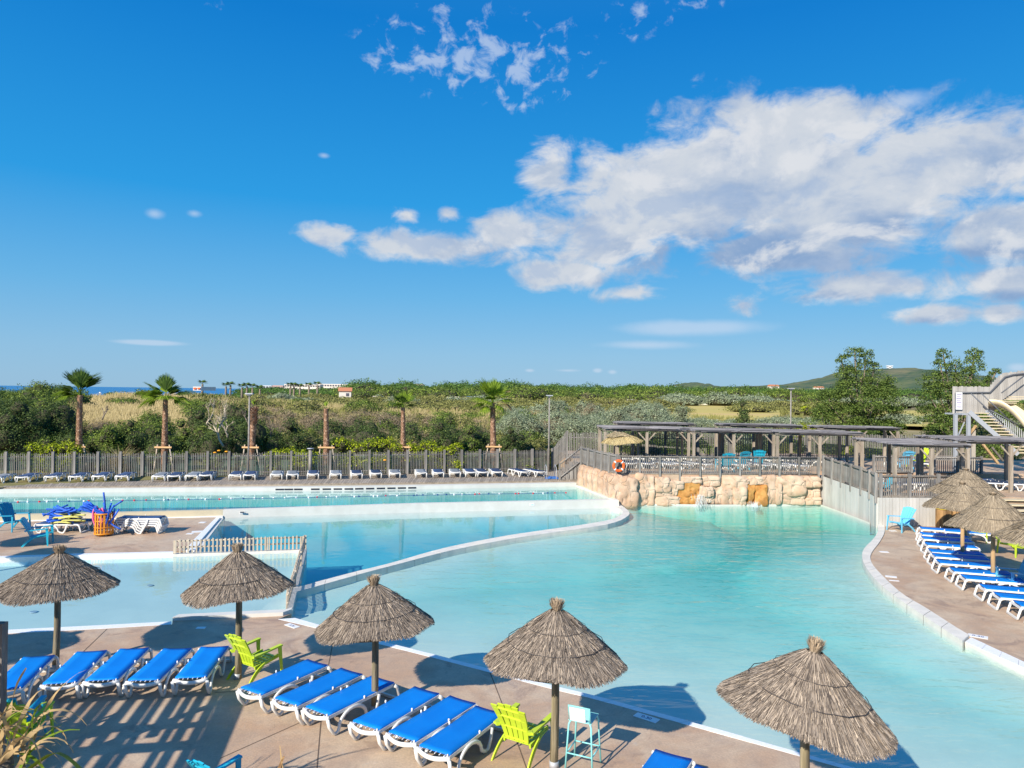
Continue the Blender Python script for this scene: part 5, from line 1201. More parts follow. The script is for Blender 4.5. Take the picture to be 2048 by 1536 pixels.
# blue equipment by the stairs
o = MB().box((0, 0, .05), (.8, .45, .06)).box((.1, 0, .11), (.5, .35, .05)).build('blue_mat', mat('mid_blue_mat', (.05, .17, .5)), None, loc=tuple(at(1103, 957.5, ZD)), rz=R(8)); tag(o, 'low blue foot bath tray at the foot of the terrace stairs', 'tray')
lad = empty('pool_ladder', at(1101, 958.5, ZD), R(10), 'small metal pool ladder handrails at the right end of the lap pool', 'ladder')
for s in (-.3, .3): MB().tube([(s, .25, 0), (s, .25, .8), (s, .1, .9), (s, -.25, .75), (s, -.35, -.4)], .02, 8).build('handrail', METAL, lad, True)
for z in (-.1, -.3): MB().box((0, -.33, z), (.6, .12, .03)).build('rung', DKMET, lad)
# lamps
def lamp(px, ytop, Y, zb, label, w=.55):
    p = atY(px, ytop, Y); r_ = empty('street_lamp', (p.x, Y, zb), 0, label, 'lamp post', 'grey lamp posts'); h = p.z - zb
    MB().tube([(0, 0, 0), (0, 0, h - .1)], [.06, .045], 10).build('pole', LAMPM, r_, True)
    MB().box((0, 0, h), (w * .85, .3, .06)).build('lamp_head', METAL, r_); MB().box((0, 0, h - .07), (.22, .22, .09)).build('neck', DKMET, r_)
lamp(499, 787.5, 43.5, .3, 'grey lamp post in front of the leaning bare palm trunk')
lamp(1099, 791, 48.6, .4, 'grey lamp post at the right end of the long fence')
lamp(1582, 777, 52, 1.0, 'grey lamp post behind the middle pergolas')
p = atY(621, 897, 44.5); bl = empty('bollard_lamp', (p.x, 44.5, ZD), 0, 'short round bollard lamp with a flat cap standing at the long fence', 'bollard lamp')
MB().tube([(0, 0, 0), (0, 0, p.z - ZD - .1)], .11, 12).build('post', LAMPM, bl, True); MB().lathe([(0, .04), (.2, .02), (.22, -.02), (0, -.03)], 16, (0, 0, p.z - ZD)).build('cap', METAL, bl, True)
# slatted bins
for (px, w, l) in ((1888, .85, 'brown slatted litter bin with a yellow rim behind the pale parasol'), (1914, .95, 'darker brown slatted bin right of the one with the yellow rim')):
    q = onray(px, 32.6, 0); bn = empty('litter_bin', q, 0, l, 'bin')
    for k in range(16):
        a = 2 * math.pi * k / 16; rr = w * .36; MB().box((rr * math.cos(a), rr * math.sin(a), .47), (.12, .03, .82), rz=a + math.pi / 2).build('slat', BINW, bn)
    MB().lathe([(.25, .90), (w * .40, .90), (w * .40, .94), (.25, .94), (.25, .90)], 24).build('rim', YELP if px < 1900 else BINW, bn, True)
    MB().lathe([(0, .05), (w * .33, .05), (w * .33, .88), (0, .88)], 20).build('liner', BLACK, bn, True)

# ================================================================== SLIDE TOWER
TY = 42.5
tw = empty('slide_tower', (onray(1924, TY, ZT).x, TY, ZT), 0, 'grey timber and metal slide tower with stairs at the right edge', 'slide tower'); to = tw.location
def T(px, py, Y=TY): return atY(px, py, Y) - to
tslat = slat_mesh(.13, .03, False).mesh('palisade_slat', WOODL)
def tower_slats(x0, x1, top, bot, Y, step=3.9):
    x = x0
    while x < x1:
        t, b = T(x, top(x) + rng.uniform(-1.2, 1.2), Y), T(x, bot(x), Y); link('palisade_slat', tslat, tw, (b.x, b.y + rng.uniform(-.01, .01), b.z), scale=(step / 3.9, 1, t.z - b.z)); x += step
def tt_(x): return 773 if x < 1978 else (773 - (x - 1978) * 1.05 if x < 2004 else 745.5 - (x - 2004) * .09)
def tb_(x): return 827 if x < 1982 else (827 - (x - 1982) * .95 if x < 2010 else 800)
tower_slats(1908, 2085, tt_, tb_, TY + 1.2)
tower_slats(1907, 1910, lambda x: 773, lambda x: 828, TY + .6)
MB().box(T(1927, 828, TY + .4) + Vector((0, .2, 0)), (.98, 1.7, .09)).build('platform', METAL, tw)
for x in (1911, 1937):
    for y in (TY - .3, TY + 1.1):
        a = T(x, 829, y); MB().box((a.x, a.y, a.z / 2), (.17, .17, a.z)).build('column', METAL, tw)
MB().bar(T(1913, 878), T(1929, 844), .05, .06).build('brace', METAL, tw); MB().bar(T(1939, 868), T(1952, 851), .12, .1).build('brace', POLEN, tw)
MB().bar(T(1966, 889), T(1996, 927), .13, .12).build('brace', POLEN, tw); MB().bar(T(1984, 895), T(2006, 922), .1, .1).build('brace', WOODD, tw)
MB().box((T(1947, 870).x, .2, 1.2), (.32, .32, 2.55)).build('timber_post', mat('pale_round_timber', (.42, .38, .32), rough=.8), tw)
MB().tube([T(1912, 785, TY + 1.1), T(1980, 785, TY + 1.1), T(2010, 754, TY + 1.1), T(2026, 749.5, TY + 1.1), T(2080, 744, TY + 1.1)], .045, 8).build('handrail', DKMET, tw, True)
# flight down to the right
for i in range(14):
    a = T(1946 + 6.9 * i, 826 + 6.1 * i, TY - .2 - .03 * i); MB().box((a.x + .42, a.y, a.z), (.86, .34, .06)).build('tread', STEPW, tw)
MB().bar(T(1939, 824, TY - .4), T(2036, 909, TY - .7), .08, .26).build('stringer', METAL, tw); MB().bar(T(1972, 822, TY + .1), T(2064, 903, TY - .2), .08, .22).build('stringer', METAL, tw)
for (a0, b0_, Y0, Y1) in (((1942, 787), (2008, 850), TY - .42, TY - .6), ((1963, 787), (2032, 853), TY + .1, TY - .1), ((1980, 820), (2046, 855), TY - .1, TY - .5)):
    MB().tube([T(*a0, Y0), T(*b0_, Y1)], .035, 8).build('handrail', DKMET, tw, True)
for i in range(22):
    x = 1976 + 3.7 * i; MB().tube([T(x, 820 + (x - 1976) * .56, TY - .3), T(x, 834 + (x - 1976) * .93, TY - .3)], .022, 5).build('baluster', METAL, tw, True)
for i in range(5):
    a = T(2016 + 4.6 * i, 806 - 3.2 * i, TY + .6); MB().box((a.x, a.y, a.z), (.85, .3, .05)).build('tread', STEPW, tw)
MB().tube([T(2003, 786, TY + .5), T(2048, 752, TY + .5)], .035, 8).build('handrail', DKMET, tw, True)
sb = MB().box(T(1918, 802, TY + 1.05), (.40, .02, 1.05)).build('sign_board', WHITE, tw)
mb = MB()
for k in range(7): mb.box(T(1918, 802, TY + 1.03) + Vector((rng.uniform(-.03, .03), 0, .42 - k * .13)), (.30 - .06 * (k % 2), .006, .03 if k % 2 else .05))
mb.build('sign_print', mat('lilac_grey_print', (.28, .24, .42)), sb)
# the slide: an open trough sweeping down to the right
path = [T(1976, 806, TY + .9), T(1998, 806, TY + .6), T(2020, 815, TY + .2), T(2045, 836, TY - .3), T(2072, 868, TY - .9), T(2110, 905, TY - 1.6)]
path = smoothline(path, 2); mb = MB(); npf = 9
for i, p in enumerate(path):
    t = (path[min(i + 1, len(path) - 1)] - path[max(i - 1, 0)]).normalized(); sd_ = t.cross(Vector((0, 0, 1))).normalized(); upv = sd_.cross(t)
    for k in range(npf):
        a = math.pi * k / (npf - 1); r = .75; mb.v.append(tuple(p + sd_ * (r * math.cos(a)) - upv * (r * .55 * math.sin(a)) + upv * .2))
for i in range(len(path) - 1):
    for k in range(npf - 1): a = i * npf + k; mb.f.append((a, a + 1, a + npf + 1, a + npf))
sl = mb.build('slide', SLIDE, tw, True); sm = sl.modifiers.new('thick', 'SOLIDIFY'); sm.thickness = .04
# ================================================================== TERRAIN, SEA
def terr(x, y):
    r = math.hypot(x, y); u = x / max(y, 1); base = 0.35 + 0.0035 * min(max(r - 50, 0), 200)
    left = max(0, min(1, (-0.12 - u) / 0.35))
    d1 = math.exp(-((r - 128) / 34) ** 2); d2 = math.exp(-((r - 80) / 26) ** 2)
    n = noise.noise(Vector((x * .045, y * .045, 3))) ; n2 = noise.noise(Vector((x * .13, y * .13, 7)))
    z = base + left * (d1 * (3.2 + 1.1 * n) + d2 * (1.3 + .8 * n)) + (n * .35 + n2 * .22) * min(1, max(0, (r - 50) / 30))
    coast = max(0, min(1, (-0.36 - u) / .06)) * max(0, min(1, (r - 175) / 30)); coast = max(coast, max(0, min(1, (r - 3500) / 500)) * (1 if u < -.3 else 0))
    return z * (1 - coast) - 9.0 * coast
TER = bpy.data.materials.new('dune_and_scrub_ground'); TER.use_nodes = True
def _ter(m):
    t = m.node_tree; p = t.nodes['Principled BSDF']; v = N(t, 'ShaderNodeTexCoord').outputs['Object']
    n1 = NOISE(t, v, .05, 8, .65); n2 = NOISE(t, v, .6, 6, .7, off=(3, 1, 0)); n3 = NOISE(t, v, .02, 4, .5, off=(8, 1, 0))
    c = MIX(t, SSTEP(t, n1, .38, .6), (.34, .27, .14), (.17, .17, .06)); c = MIX(t, SSTEP(t, n2, .4, .65, 0, .6), c, (.26, .23, .11)); c = MIX(t, SSTEP(t, n3, .56, .64, 0, .7), c, (.50, .40, .26))
    t.links.new(c, p.inputs['Base Color']); p.inputs['Roughness'].default_value = .95; p.inputs['Specular IOR Level'].default_value = .1
_ter(TER)
mb = MB(); rs = [46.5 * (1.045 ** k) for k in range(112)]; rs = [r for r in rs if r < 6500] + [6500]
azs = [R(-62 + 124 * k / 170) for k in range(171)]
for r in rs:
    for a in azs: x, y = r * math.sin(a), r * math.cos(a); mb.v.append((x, y, terr(x, y)))
for i in range(len(rs) - 1):
    for j in range(170): a = i * 171 + j; mb.f.append((a, a + 1, a + 172, a + 171))
tag(mb.build('terrain', TER, None, True), kind='structure')
# ground between the resort and the terrain sheet
tag(MB().poly([(-95, 26), (-60, 26), (fl[0].x, fl[0].y - 1), *[(p.x, p.y - .2) for p in fl], (4.2, 48), (4.2, 54.02), (60, 54.02), (95, 30), (95, 60), (45, 75), (-45, 75), (-95, 60)]).build('planting_strip', TER), kind='structure').location.z = .34
SEA = bpy.data.materials.new('sea_water'); SEA.use_nodes = True
_t = SEA.node_tree; _p = _t.nodes['Principled BSDF']; _p.inputs['Base Color'].default_value = (.003, .12, .34, 1); _p.inputs['Roughness'].default_value = .25; _p.inputs['IOR'].default_value = 1.33
_b = N(_t, 'ShaderNodeBump'); _b.inputs['Strength'].default_value = .9; _b.inputs['Distance'].default_value = .8
_t.links.new(NOISE(_t, N(_t, 'ShaderNodeTexCoord').outputs['Object'], .15, 6, .6), _b.inputs['Height']); _t.links.new(_b.outputs[0], _p.inputs['Normal'])
mb = MB(); mb.add([(-22000, -2000, -3), (9000, -2000, -3), (9000, 22000, -3), (-22000, 22000, -3)], [(0, 1, 2, 3)]); mb.v = [(x, max(y, 60), z) for x, y, z in mb.v]
tag(mb.build('sea', SEA), kind='structure')
FIELD = mat('dry_yellow_meadow', (.58, .44, .12), (.46, .40, .11), rough=.95, scale=.03, coord='Object', c3=(.60, .42, .17), stretch=(1, 3, 1))
def meadow(name, pts, z):
    tag(MB().poly([tuple(at(x, y, z)) for x, y in pts]).build(name, FIELD), kind='structure')
meadow('meadow', [(1290, 812), (1340, 806), (1500, 808), (1560, 812), (1560, 838), (1400, 842), (1300, 830)], 1.35)
meadow('meadow', [(1740, 822), (1900, 820), (1900, 855), (1760, 850)], 1.30)
# hill with its mottled flank, far ridge
HILL = mat('far_hillside', (.045, .085, .045), (.105, .13, .055), rough=.95, scale=.012, detail=9, c3=(.19, .17, .09), lo=.4, hi=.6)
def ridge(name, prof, Y, depth, m, base=0.0, wob=1.0):
    q = []
    for (x0, y0), (x1, y1) in zip(prof, prof[1:]):
        n = max(2, int(abs(x1 - x0) / 4))
        for k in range(n): t = k / n; q.append((x0 + (x1 - x0) * t, y0 + (y1 - y0) * t))
    q.append(prof[-1]); mb = MB(); rows = 14
    for j in range(rows + 1):
        s = j / rows
        for i, (px, py) in enumerate(q):
            p = atY(px, py, Y); h = (p.z - base) * math.sin(math.pi / 2 * s) ** .9; yy = Y - depth * (1 - s)
            x = p.x * (yy / Y) ** .35
            h += wob * (noise.noise(Vector((x * .004, yy * .004, 1))) * 14 + noise.noise(Vector((x * .02, yy * .02, 5))) * 7) * math.sin(math.pi * min(s, .93)) + wob * 3 * noise.noise(Vector((x * .05, yy * .05, 8)))
            mb.v.append((x, yy, base + max(h, -4)))
    n = len(q)
    for j in range(rows):
        for i in range(n - 1): a = j * n + i; mb.f.append((a, a + 1, a + n + 1, a + n))
    return tag(mb.build(name, m, None, True), kind='structure')
ridge('hill', [(1330, 776), (1352, 768), (1370, 768), (1400, 773), (1450, 773), (1500, 773), (1560, 770), (1600, 763), (1640, 756), (1665, 748), (1690, 742), (1740, 740), (1780, 739), (1810, 742), (1830, 747), (1870, 752), (1900, 757), (1960, 764), (2100, 778), (2200, 792)], 3000, 1100, HILL, 2)
rt = empty('radar_station', (atY(1779, 739, 2960).x, 2960, atY(1779, 741, 2960).z), 0, 'tiny white radar station on top of the distant hill', 'radar station')
for z, w in ((3, 30), (12, 22), (19, 26)): MB().box((0, 0, z), (w, 8, 3)).build('platform', WHITE, rt)
MB().box((0, 0, 8), (9, 8, 20)).build('tower', WHITE, rt)
for s in (-9, 9): MB().box((s, 0, 14), (2, 2, 10)).build('mast', METAL, rt)

# ================================================================== VEGETATION
leafsz = lambda y: max(.085, y / 470)
def veg(name, specs, key, cover=1.4, kind='stuff', core=.74, leaf=leafsz, aspect=.6, lump=.24, jitter=.9):
    bl = []
    for (x, y, h, w) in specs:
        z0 = terr(x, y) if math.hypot(x, y) > 48 else .35; k = rng.randint(3, 5)
        for i in range(k):
            a = rng.uniform(0, 6.28); d = w * rng.uniform(.15, .6); r = w * rng.uniform(.42, .7); hh = h * rng.uniform(.6, 1.0)
            rz = min(hh * .55, r * 1.15); bl.append((x + d * math.cos(a), y + d * math.sin(a), z0 + hh - rz, r, r, rz))
        bl.append((x, y, z0 + h * .35, w * .85, w * .85, h * .45))
    o = foliage(name, bl, LF[key], leaf, core=core, cover=cover, aspect=aspect, lump=lump, jitter=jitter); return tag(o, kind=kind)
def scatter(n, px0, px1, y0, y1, h, w, keep=None):
    out = []
    for _ in range(n):
        px = rng.uniform(px0, px1); Y = y0 * (y1 / y0) ** rng.random(); Y = max(Y, 46.8 + 7 * max(px, 0) / 1100 + rng.uniform(0, 2)) if px < 1200 else Y; x = (px - 1024) / FOC * Y; s = rng.uniform(.7, 1.25)
        if keep and not keep(px, Y): continue
        out.append((x, Y, h * s, w * rng.uniform(.8, 1.2) * (1 + Y / 400)))
    return out
def off_dune(px, Y): return not (115 < px < 400 and Y > 66)
veg('dark_evergreen_thicket', scatter(20, 300, 1300, 51, 68, 2.8, 1.5, off_dune) + scatter(16, 130, 1080, 44, 47, 2.5, 1.3) + scatter(10, -80, 130, 50, 62, 3.4, 1.8) + scatter(14, 1150, 1900, 53, 66, 2.5, 1.5) + scatter(22, 1640, 2150, 53, 66, 3.0, 1.9), 'dark')
veg('mid_green_thicket', scatter(32, 180, 1500, 50, 76, 2.2, 1.4, off_dune) + scatter(26, 380, 1400, 75, 170, 2.6, 1.9) + scatter(18, 1300, 2150, 52, 68, 2.1, 1.3) + scatter(14, -80, 150, 62, 100, 2.8, 2.0), 'mid')
veg('olive_scrub', scatter(60, 130, 1100, 52, 110, 2.1, 1.5, off_dune) + scatter(60, 380, 1250, 85, 260, 2.0, 2.3) + scatter(22, 1150, 1950, 56, 90, 1.8, 1.6), 'olive')
veg('dry_tan_brush', scatter(50, 200, 1000, 52, 110, 2.0, 1.3, off_dune) + scatter(14, 560, 900, 62, 84, 2.4, 1.6) + scatter(16, 1040, 1300, 80, 130, 2.6, 1.6), 'tan', cover=1.0, core=.5, aspect=.22)
veg('silvery_scrub', scatter(52, 1020, 1330, 62, 150, 3.3, 2.1) + scatter(34, 1330, 1660, 60, 112, 2.2, 1.9) + scatter(26, 1330, 2100, 110, 150, 1.9, 2.2, lambda px, Y: px > 1540) + scatter(14, 400, 1000, 200, 330, 3.2, 3.0), 'grey', aspect=.4)
veg('meadow_edge_bushes', scatter(26, 1340, 2000, 290, 360, 5, 5.5) , 'grey', aspect=.5)
veg('far_scrub', scatter(110, 380, 1340, 170, 400, 2.6, 4.0) + scatter(60, 1500, 2150, 170, 330, 2.6, 4.5, lambda px, Y: not 1730 < px < 1900), 'olive')
veg('left_dune_bushes', scatter(30, 100, 480, 95, 165, 1.4, 1.5) + scatter(18, -60, 120, 80, 150, 2.2, 2.0), 'mid', cover=1.2)
veg('far_woodland', scatter(70, 720, 1340, 400, 520, 10.0, 8) + scatter(84, 1330, 1700, 400, 560, 8.5, 8) + scatter(40, 1640, 2200, 400, 560, 8.5, 9) + scatter(26, 430, 760, 420, 560, 5.5, 8), 'wood', cover=1.3)
veg('near_woodland_edge', scatter(40, 1000, 1680, 370, 420, 8.2, 6.5) + scatter(24, 700, 1000, 370, 430, 7.0, 6), 'mid', cover=1.0)
# dune grass
def tufts(name, n, px0, px1, y0, y1, h, key, per=16, keep=None):
    P = []
    for _ in range(n):
        px = rng.uniform(px0, px1); Y = y0 * (y1 / y0) ** rng.random()
        if keep and not keep(px, Y): continue
        x = (px - 1024) / FOC * Y; z = terr(x, Y); s = rng.uniform(.6, 1.3)
        for k in range(per):
            a = rng.uniform(0, 6.28); r = rng.uniform(0, .35) * s; bx, by = x + r * math.cos(a), Y + r * math.sin(a); l = h * s * rng.uniform(.6, 1.1); le = rng.uniform(.1, .55); w = max(.012, Y / 2600)
            P.append([(bx - w, by, z - .05), (bx + w, by, z - .05), (bx + w * .3 + le * l * math.cos(a), by + le * l * math.sin(a), z + l), (bx - w * .3 + le * l * math.cos(a), by + le * l * math.sin(a), z + l)])
    V = np.array(P, float).reshape(-1, 3); return tag(link(name, npmesh(name, V, np.arange(len(V)).reshape(-1, 4), LF[key])), kind='stuff')
tufts('dune_grass', 3400, -60, 480, 66, 170, .75, 'dune')
tufts('tall_dry_grass', 3000, 380, 1330, 70, 280, 1.2, 'dune')
tufts('green_rough_grass', 2600, 380, 1700, 60, 240, 1.2, 'olive', keep=lambda px, Y: not (1290 < px < 1560 and Y > 150))
# shrubs one can tell apart
def shrub(px, ytop, wpx, Y, key, label, name='shrub', cat='shrub', n=9, zb=.35, flat=.8, leaf=.11, aspect=.6, cover=1.9, core=.62):
    Y = Y + 2.2 if Y < 53 else Y
    p = atY(px, ytop, Y); w = wpx / FOC * Y / 2; h = p.z - zb; bl = []
    for i in range(n):
        a = rng.uniform(-1, 1); d = rng.uniform(-.7, .7) * w * flat; t = rng.uniform(.25, 1); r = w * rng.uniform(.28, .46); rz = min(r, h * .4)
        bl.append((a * w * (1 - .35 * t) * .75, d, h * t * (1 - .35 * abs(a)) - rz, r, r, rz))
    bl.append((0, 0, h - w * .32, w * .35, w * .35, w * .33)); bl.append((0, 0, h * .3, w * .9, w * .7, h * .38))
    root = empty(name, (p.x, Y, zb), 0, label, cat)
    f_ = foliage('foliage', bl, LF[key], leaf, root, core, cover=cover, aspect=aspect); MB().tube([(0, 0, 0), (.05, 0, h * .5)], [.12, .06], 6).build('trunk', BARK, root, True)
    return root
shrub(40, 792, 150, 47.5, 'dark', 'large dark evergreen shrub at the far left behind the fence', n=12)
shrub(112, 812, 90, 49, 'dark', 'dark rounded shrub just left of the leftmost palm', n=10)
shrub(95, 872, 95, 46, 'mid', 'low bright green shrub between the dark shrub and the leftmost palm', n=7)
shrub(218, 850, 80, 48, 'mid', 'green shrub right of the leftmost palm', n=8)
shrub(262, 838, 60, 49, 'dark', 'dark shrub left of the second palm', n=8)
shrub(362, 836, 70, 49, 'mid', 'green shrub right of the second palm', n=8)
shrub(400, 815, 90, 52, 'dark', 'dark shrub beside the bare pale branches', n=10)
shrub(580, 835, 90, 50, 'dark', 'dark shrub between the two bare trunked palms', n=10)
shrub(880, 838, 90, 51, 'dark', 'dark rounded shrub between the palms with crowns', n=10)
shrub(940, 850, 70, 50, 'mid', 'mid green shrub just left of the rightmost palm', n=8)
shrub(1022, 852, 60, 50.5, 'dark', 'dark shrub just right of the rightmost palm', n=8)
shrub(1235, 815, 140, 62, 'grey', 'large silvery shrub behind the leftmost pergola', n=12, aspect=.4)
shrub(1365, 810, 90, 66, 'grey', 'rounded silvery shrub in front of the yellow meadow', n=10, aspect=.35)
shrub(1485, 800, 50, 74, 'dark', 'dark green conical shrub right of the yellow meadow', n=8, leaf=.13)
shrub(1612, 810, 62, 62, 'lime', 'bright yellow green shrub right of the lamp post behind the pergolas', n=9)
shrub(1175, 784, 0.1 + 55, 100, 'tan', 'bare reddish brown bush above the silvery scrub', n=6, leaf=.2, aspect=.15, core=.3, cover=.8)
shrub(1700, 868, 50, 50.5, 'lime', 'small yellowish shrub behind the right pergola', n=5)
shrub(1745, 905, 30, 48.5, 'lime', 'small yellow leaved bush inside the right pergola', n=5, zb=ZT)
def hedge(px0, px1, ytop, Y, label):
    Y += 1.4; ytop -= 9
    a, b = atY(px0, ytop, Y), atY(px1, ytop, Y); bl = []; n = int((b.x - a.x) / .42)
    for i in range(n):
        x = a.x + (b.x - a.x) * (i + .5) / n; h = (a.z - .35) * rng.uniform(.86, 1.03); bl.append((x, Y + rng.uniform(-.2, .2), .35 + h - .42, .42, .42, .42)); bl.append((x, Y, 1.0, .5, .4, .8))
    tag(foliage('creeper_hedge', bl, LF['lime'], .12, core=.6, cover=2.4), label, 'hedge')
hedge(62, 158, 890, 42.2, 'bright yellow green creeper on the fence left of the leftmost palm')
hedge(668, 800, 884, 45.4, 'bright yellow green creeper hanging over the fence left of the small crowned palm')
hedge(815, 922, 892, 45.9, 'bright yellow green creeper on the fence right of the small crowned palm')
hedge(536, 640, 904, 44.6, 'thin strip of green creeper behind the fence by the bollard lamp')
# undergrowth just behind the fence
veg('fence_undergrowth', [((px - 1024) / FOC * Yf, Yf, 1.1, .55) for px, Yf in [(rng.uniform(-60, 1130), 0) for _ in range(90)] for Yf in [43.0 + 5.6 * max(0, px) / 1100 + rng.uniform(.5, 1.6)]], 'mid', leaf=lambda y: .10)
# pampas clump and little orange flowers
def pampas(px, ytop, Y, label):
    Y += 1.8
    p = atY(px, ytop, Y); r_ = p.z - .4; P = []
    for k in range(420):
        a = rng.uniform(0, 6.28); el_ = rng.uniform(.5, 1.5); l = r_ * rng.uniform(.7, 1.05); q = Vector((math.cos(a) * math.cos(el_), math.sin(a) * math.cos(el_), math.sin(el_))); t = Vector((-math.sin(a), math.cos(a), 0)) * .014
        m_ = q * l * .6; e = q * l + Vector((math.cos(a), math.sin(a), -.5)) * .25 * l; P += [[-t, t, m_ + t, m_ - t], [m_ - t, m_ + t, e + t * .2, e - t * .2]]
    o = link('pampas_clump', npmesh('pampas_clump', np.array([[tuple(v) for v in f] for f in P]).reshape(-1, 3), np.arange(len(P) * 4).reshape(-1, 4), LF['dune']), None, (p.x, Y, .4)); tag(o, label, 'grass clump')
pampas(238, 884, 42.6, 'pale grass clump fanning out above the fence between the two left palms')
pampas(548, 896, 45, 'spiky pale grass clump near the bollard lamp')
for k, (px, py) in enumerate(((430, 905), (453, 903), (770, 920), (438, 901))):
    p = atY(px, py, 44.6); o = MB().lathe([(0, .05), (.09, .03), (.12, -.02), (0, -.05)], 8, (0, 0, 0)).build('flower_head', mat('orange_petals', (.8, .35, .01)), None); o.location = p; tag(o, ['orange flower head left of a grey fence post near the gap', 'orange flower head beside the lamp post fence bay', 'single orange flower head low behind the fence bay near the crowned palm', 'topmost small orange flower head above the fence'][k], 'flower')
# bare branching trees
def bare(px, ybase, ytop, Y, seed, label, m=BARK, lean=0.0):
    Y += 1.5
    g = random.Random(seed); b = atY(px, ybase, Y); tz = atY(px, ytop, Y).z; root = empty('bare_tree', b, 0, label, 'tree'); H_ = tz - b.z; tr = MB(); br = MB()
    def grow(p, d, l, r, dep, mb):
        pts = [p]; q = p.copy(); dd = d.copy()
        for k in range(4): dd = (dd + Vector((g.gauss(0, .16), g.gauss(0, .12), g.gauss(.03, .08)))).normalized(); q = q + dd * l / 4; pts.append(q.copy())
        mb.tube(pts, [r, r * .9, r * .8, r * .7, r * .6], 5)
        if dep > 0:
            for k in range(g.choice((2, 3))): nd = (dd + Vector((g.uniform(-.8, .8), g.uniform(-.4, .4), g.uniform(-.1, .5)))).normalized(); grow(pts[g.choice((2, 3, 4))], nd, l * g.uniform(.55, .8), r * .6, dep - 1, br)
    grow(Vector((0, 0, 0)), Vector((lean, 0, 1)).normalized(), H_ * .42, .075, 4, tr); tr.build('trunk', m, root, True); br.build('branches', m, root, True)
PB = mat('pale_dead_wood', (.42, .35, .26), (.55, .47, .36), rough=.9, scale=5)
bare(447, 893, 800, 46.5, 3, 'pale dead tree leaning left behind the orange flowers', PB, -.75)
bare(455, 875, 820, 48, 5, 'pale leafless tree with forked branches left of the lamp post', PB, .15)
bare(412, 850, 788, 56, 8, 'leafless tree whose forked tip rises left of the bare branches', PB, .35)
bare(205, 840, 800, 60, 9, 'dry leafless bush on the dune right of the leftmost palm', BARK, .3)
bare(500, 885, 815, 49, 11, 'thin brown leafless tree just behind the lamp post', BARK, .2)
bare(540, 885, 822, 50, 12, 'thin brown leafless bush right of the leaning palm trunk', BARK, .3)
bare(760, 850, 830, 60, 14, 'grey twiggy leafless bush amid the tan brush', BARK, .1)

# ---- palms
def trunk(parent, h, r0, r1, lean=(0, 0), seed=0, shaggy=0.0, top_bare=False):
    g = random.Random(seed); mb = MB(); n = 12; pts = [(lean[0] * (t / n) ** 1.5, lean[1] * (t / n), h * t / n) for t in range(n + 1)]; rr = [r0 + (r1 - r0) * (t / n) ** .8 for t in range(n + 1)]; rr = [r * .82 for r in rr]
    core = MB().tube(pts, [r * .92 for r in rr], 10); core.build('trunk_core', mat('palm_trunk_inner', (.20, .12, .08), (.28, .18, .12), scale=8), parent, True)
    rows = int(h / .085)
    for i in range(rows):
        t = (i + .5) / rows; k = t * n; j = min(int(k), n - 1); c = Vector(pts[j]).lerp(Vector(pts[j + 1]), k - j); r = rr[j] + (rr[j + 1] - rr[j]) * (k - j)
        for q in range(11):
            a = 2 * math.pi * (q + .5 * (i % 2)) / 11 + g.uniform(-.1, .1); e = Vector((math.cos(a), math.sin(a), 0)); s = Vector((-math.sin(a), math.cos(a), 0)) * r * .30
            pr = g.uniform(.02, .05) * (1 + shaggy * 2 * (t > .75)); z0 = c + e * r * .93 - Vector((0, 0, .05)); z1 = c + e * (r + pr) + Vector((0, 0, .055 + g.uniform(-.01, .03) * (1 + shaggy)))
            mb.add([z0 - s, z0 + s, z1 + s * .8, z1 - s * .8], [(0, 1, 2, 3)])
    return mb.build('trunk', PBARK, parent)
def frond(L=1.15, fan=.85, seed=0, droop=.3, spread=1.9, m=None):
    g = random.Random(seed); mb = MB(); pts = [(L * t * .95, 0, .25 * L * math.sin(math.pi * t * .6) - droop * L * .4 * t * t) for t in [k / 5 for k in range(6)]]
    mb.tube(pts, [.022, .02, .018, .016, .014, .012], 4); tip = Vector(pts[-1]); n = 30
    for i in range(n):
        a = (i / (n - 1) - .5) * spread; l = fan * (1 - .25 * abs(a) / spread * 2) * g.uniform(.9, 1.08); d = Vector((math.cos(a), math.sin(a), .10 - droop * .5)); s = Vector((-math.sin(a), math.cos(a), g.uniform(-.3, .3))) * .045
        m1 = tip + d * l * .55 + Vector((0, 0, .03 * math.cos(i * math.pi))); e = tip + d * l + Vector((0, 0, -l * (.04 + droop * .5 + g.uniform(0, .10))))
        mb.add([tip - s * .4, tip + s * .4, m1 + s, m1 - s], [(0, 1, 2, 3)]); mb.add([m1 - s, m1 + s, e + s * .15, e - s * .15], [(0, 1, 2, 3)])
    return mb.mesh('frond', m or LF['palm'])
FRN = {(k, j): frond(.62, 1.15, seed=j, droop=.02 + .16 * j, spread=1.7 + .3 * j, m=LF[k]) for k in ('palm', 'palmdark') for j in range(3)}
FRN['dry', 0] = frond(.9, .8, 9, .9, 1.2, DRYF)
def palm(px, ytop, Y, label, h0=.4, r0=.27, r1=.19, key='palm', fr=(), lean=(0, 0), seed=1, sc=1.0, stakes=True, group=None, shag=0, name='palm_tree'):
    Y += 1.8
    p = atY(px, ytop, Y); root = empty(name, (p.x - lean[0], Y, h0), 0, label, 'palm', group); h = p.z - h0
    trunk(root, h, r0, r1, lean, seed, shag)
    for (a, e, kk, j, s) in fr:   # heading, elevation, kind
        o = link('frond', FRN[kk, j], root, (lean[0], lean[1], h), scale=(s * sc,) * 3, rot=(rng.uniform(-.4, .4), -R(e), R(a)))
    if stakes:
        for sx in (-1, 1): MB().bar((sx * .62, -.1, .25), (sx * .36, -.15, 2.02), .08, .06).build('stake', PICK, root)
        MB().bar((-.52, -.22, 1.86), (.55, -.22, 1.86), .07, .10).build('stake_crossbar', mat('orange_pine_board', (.62, .36, .16), (.7, .45, .22)), root)
    return root
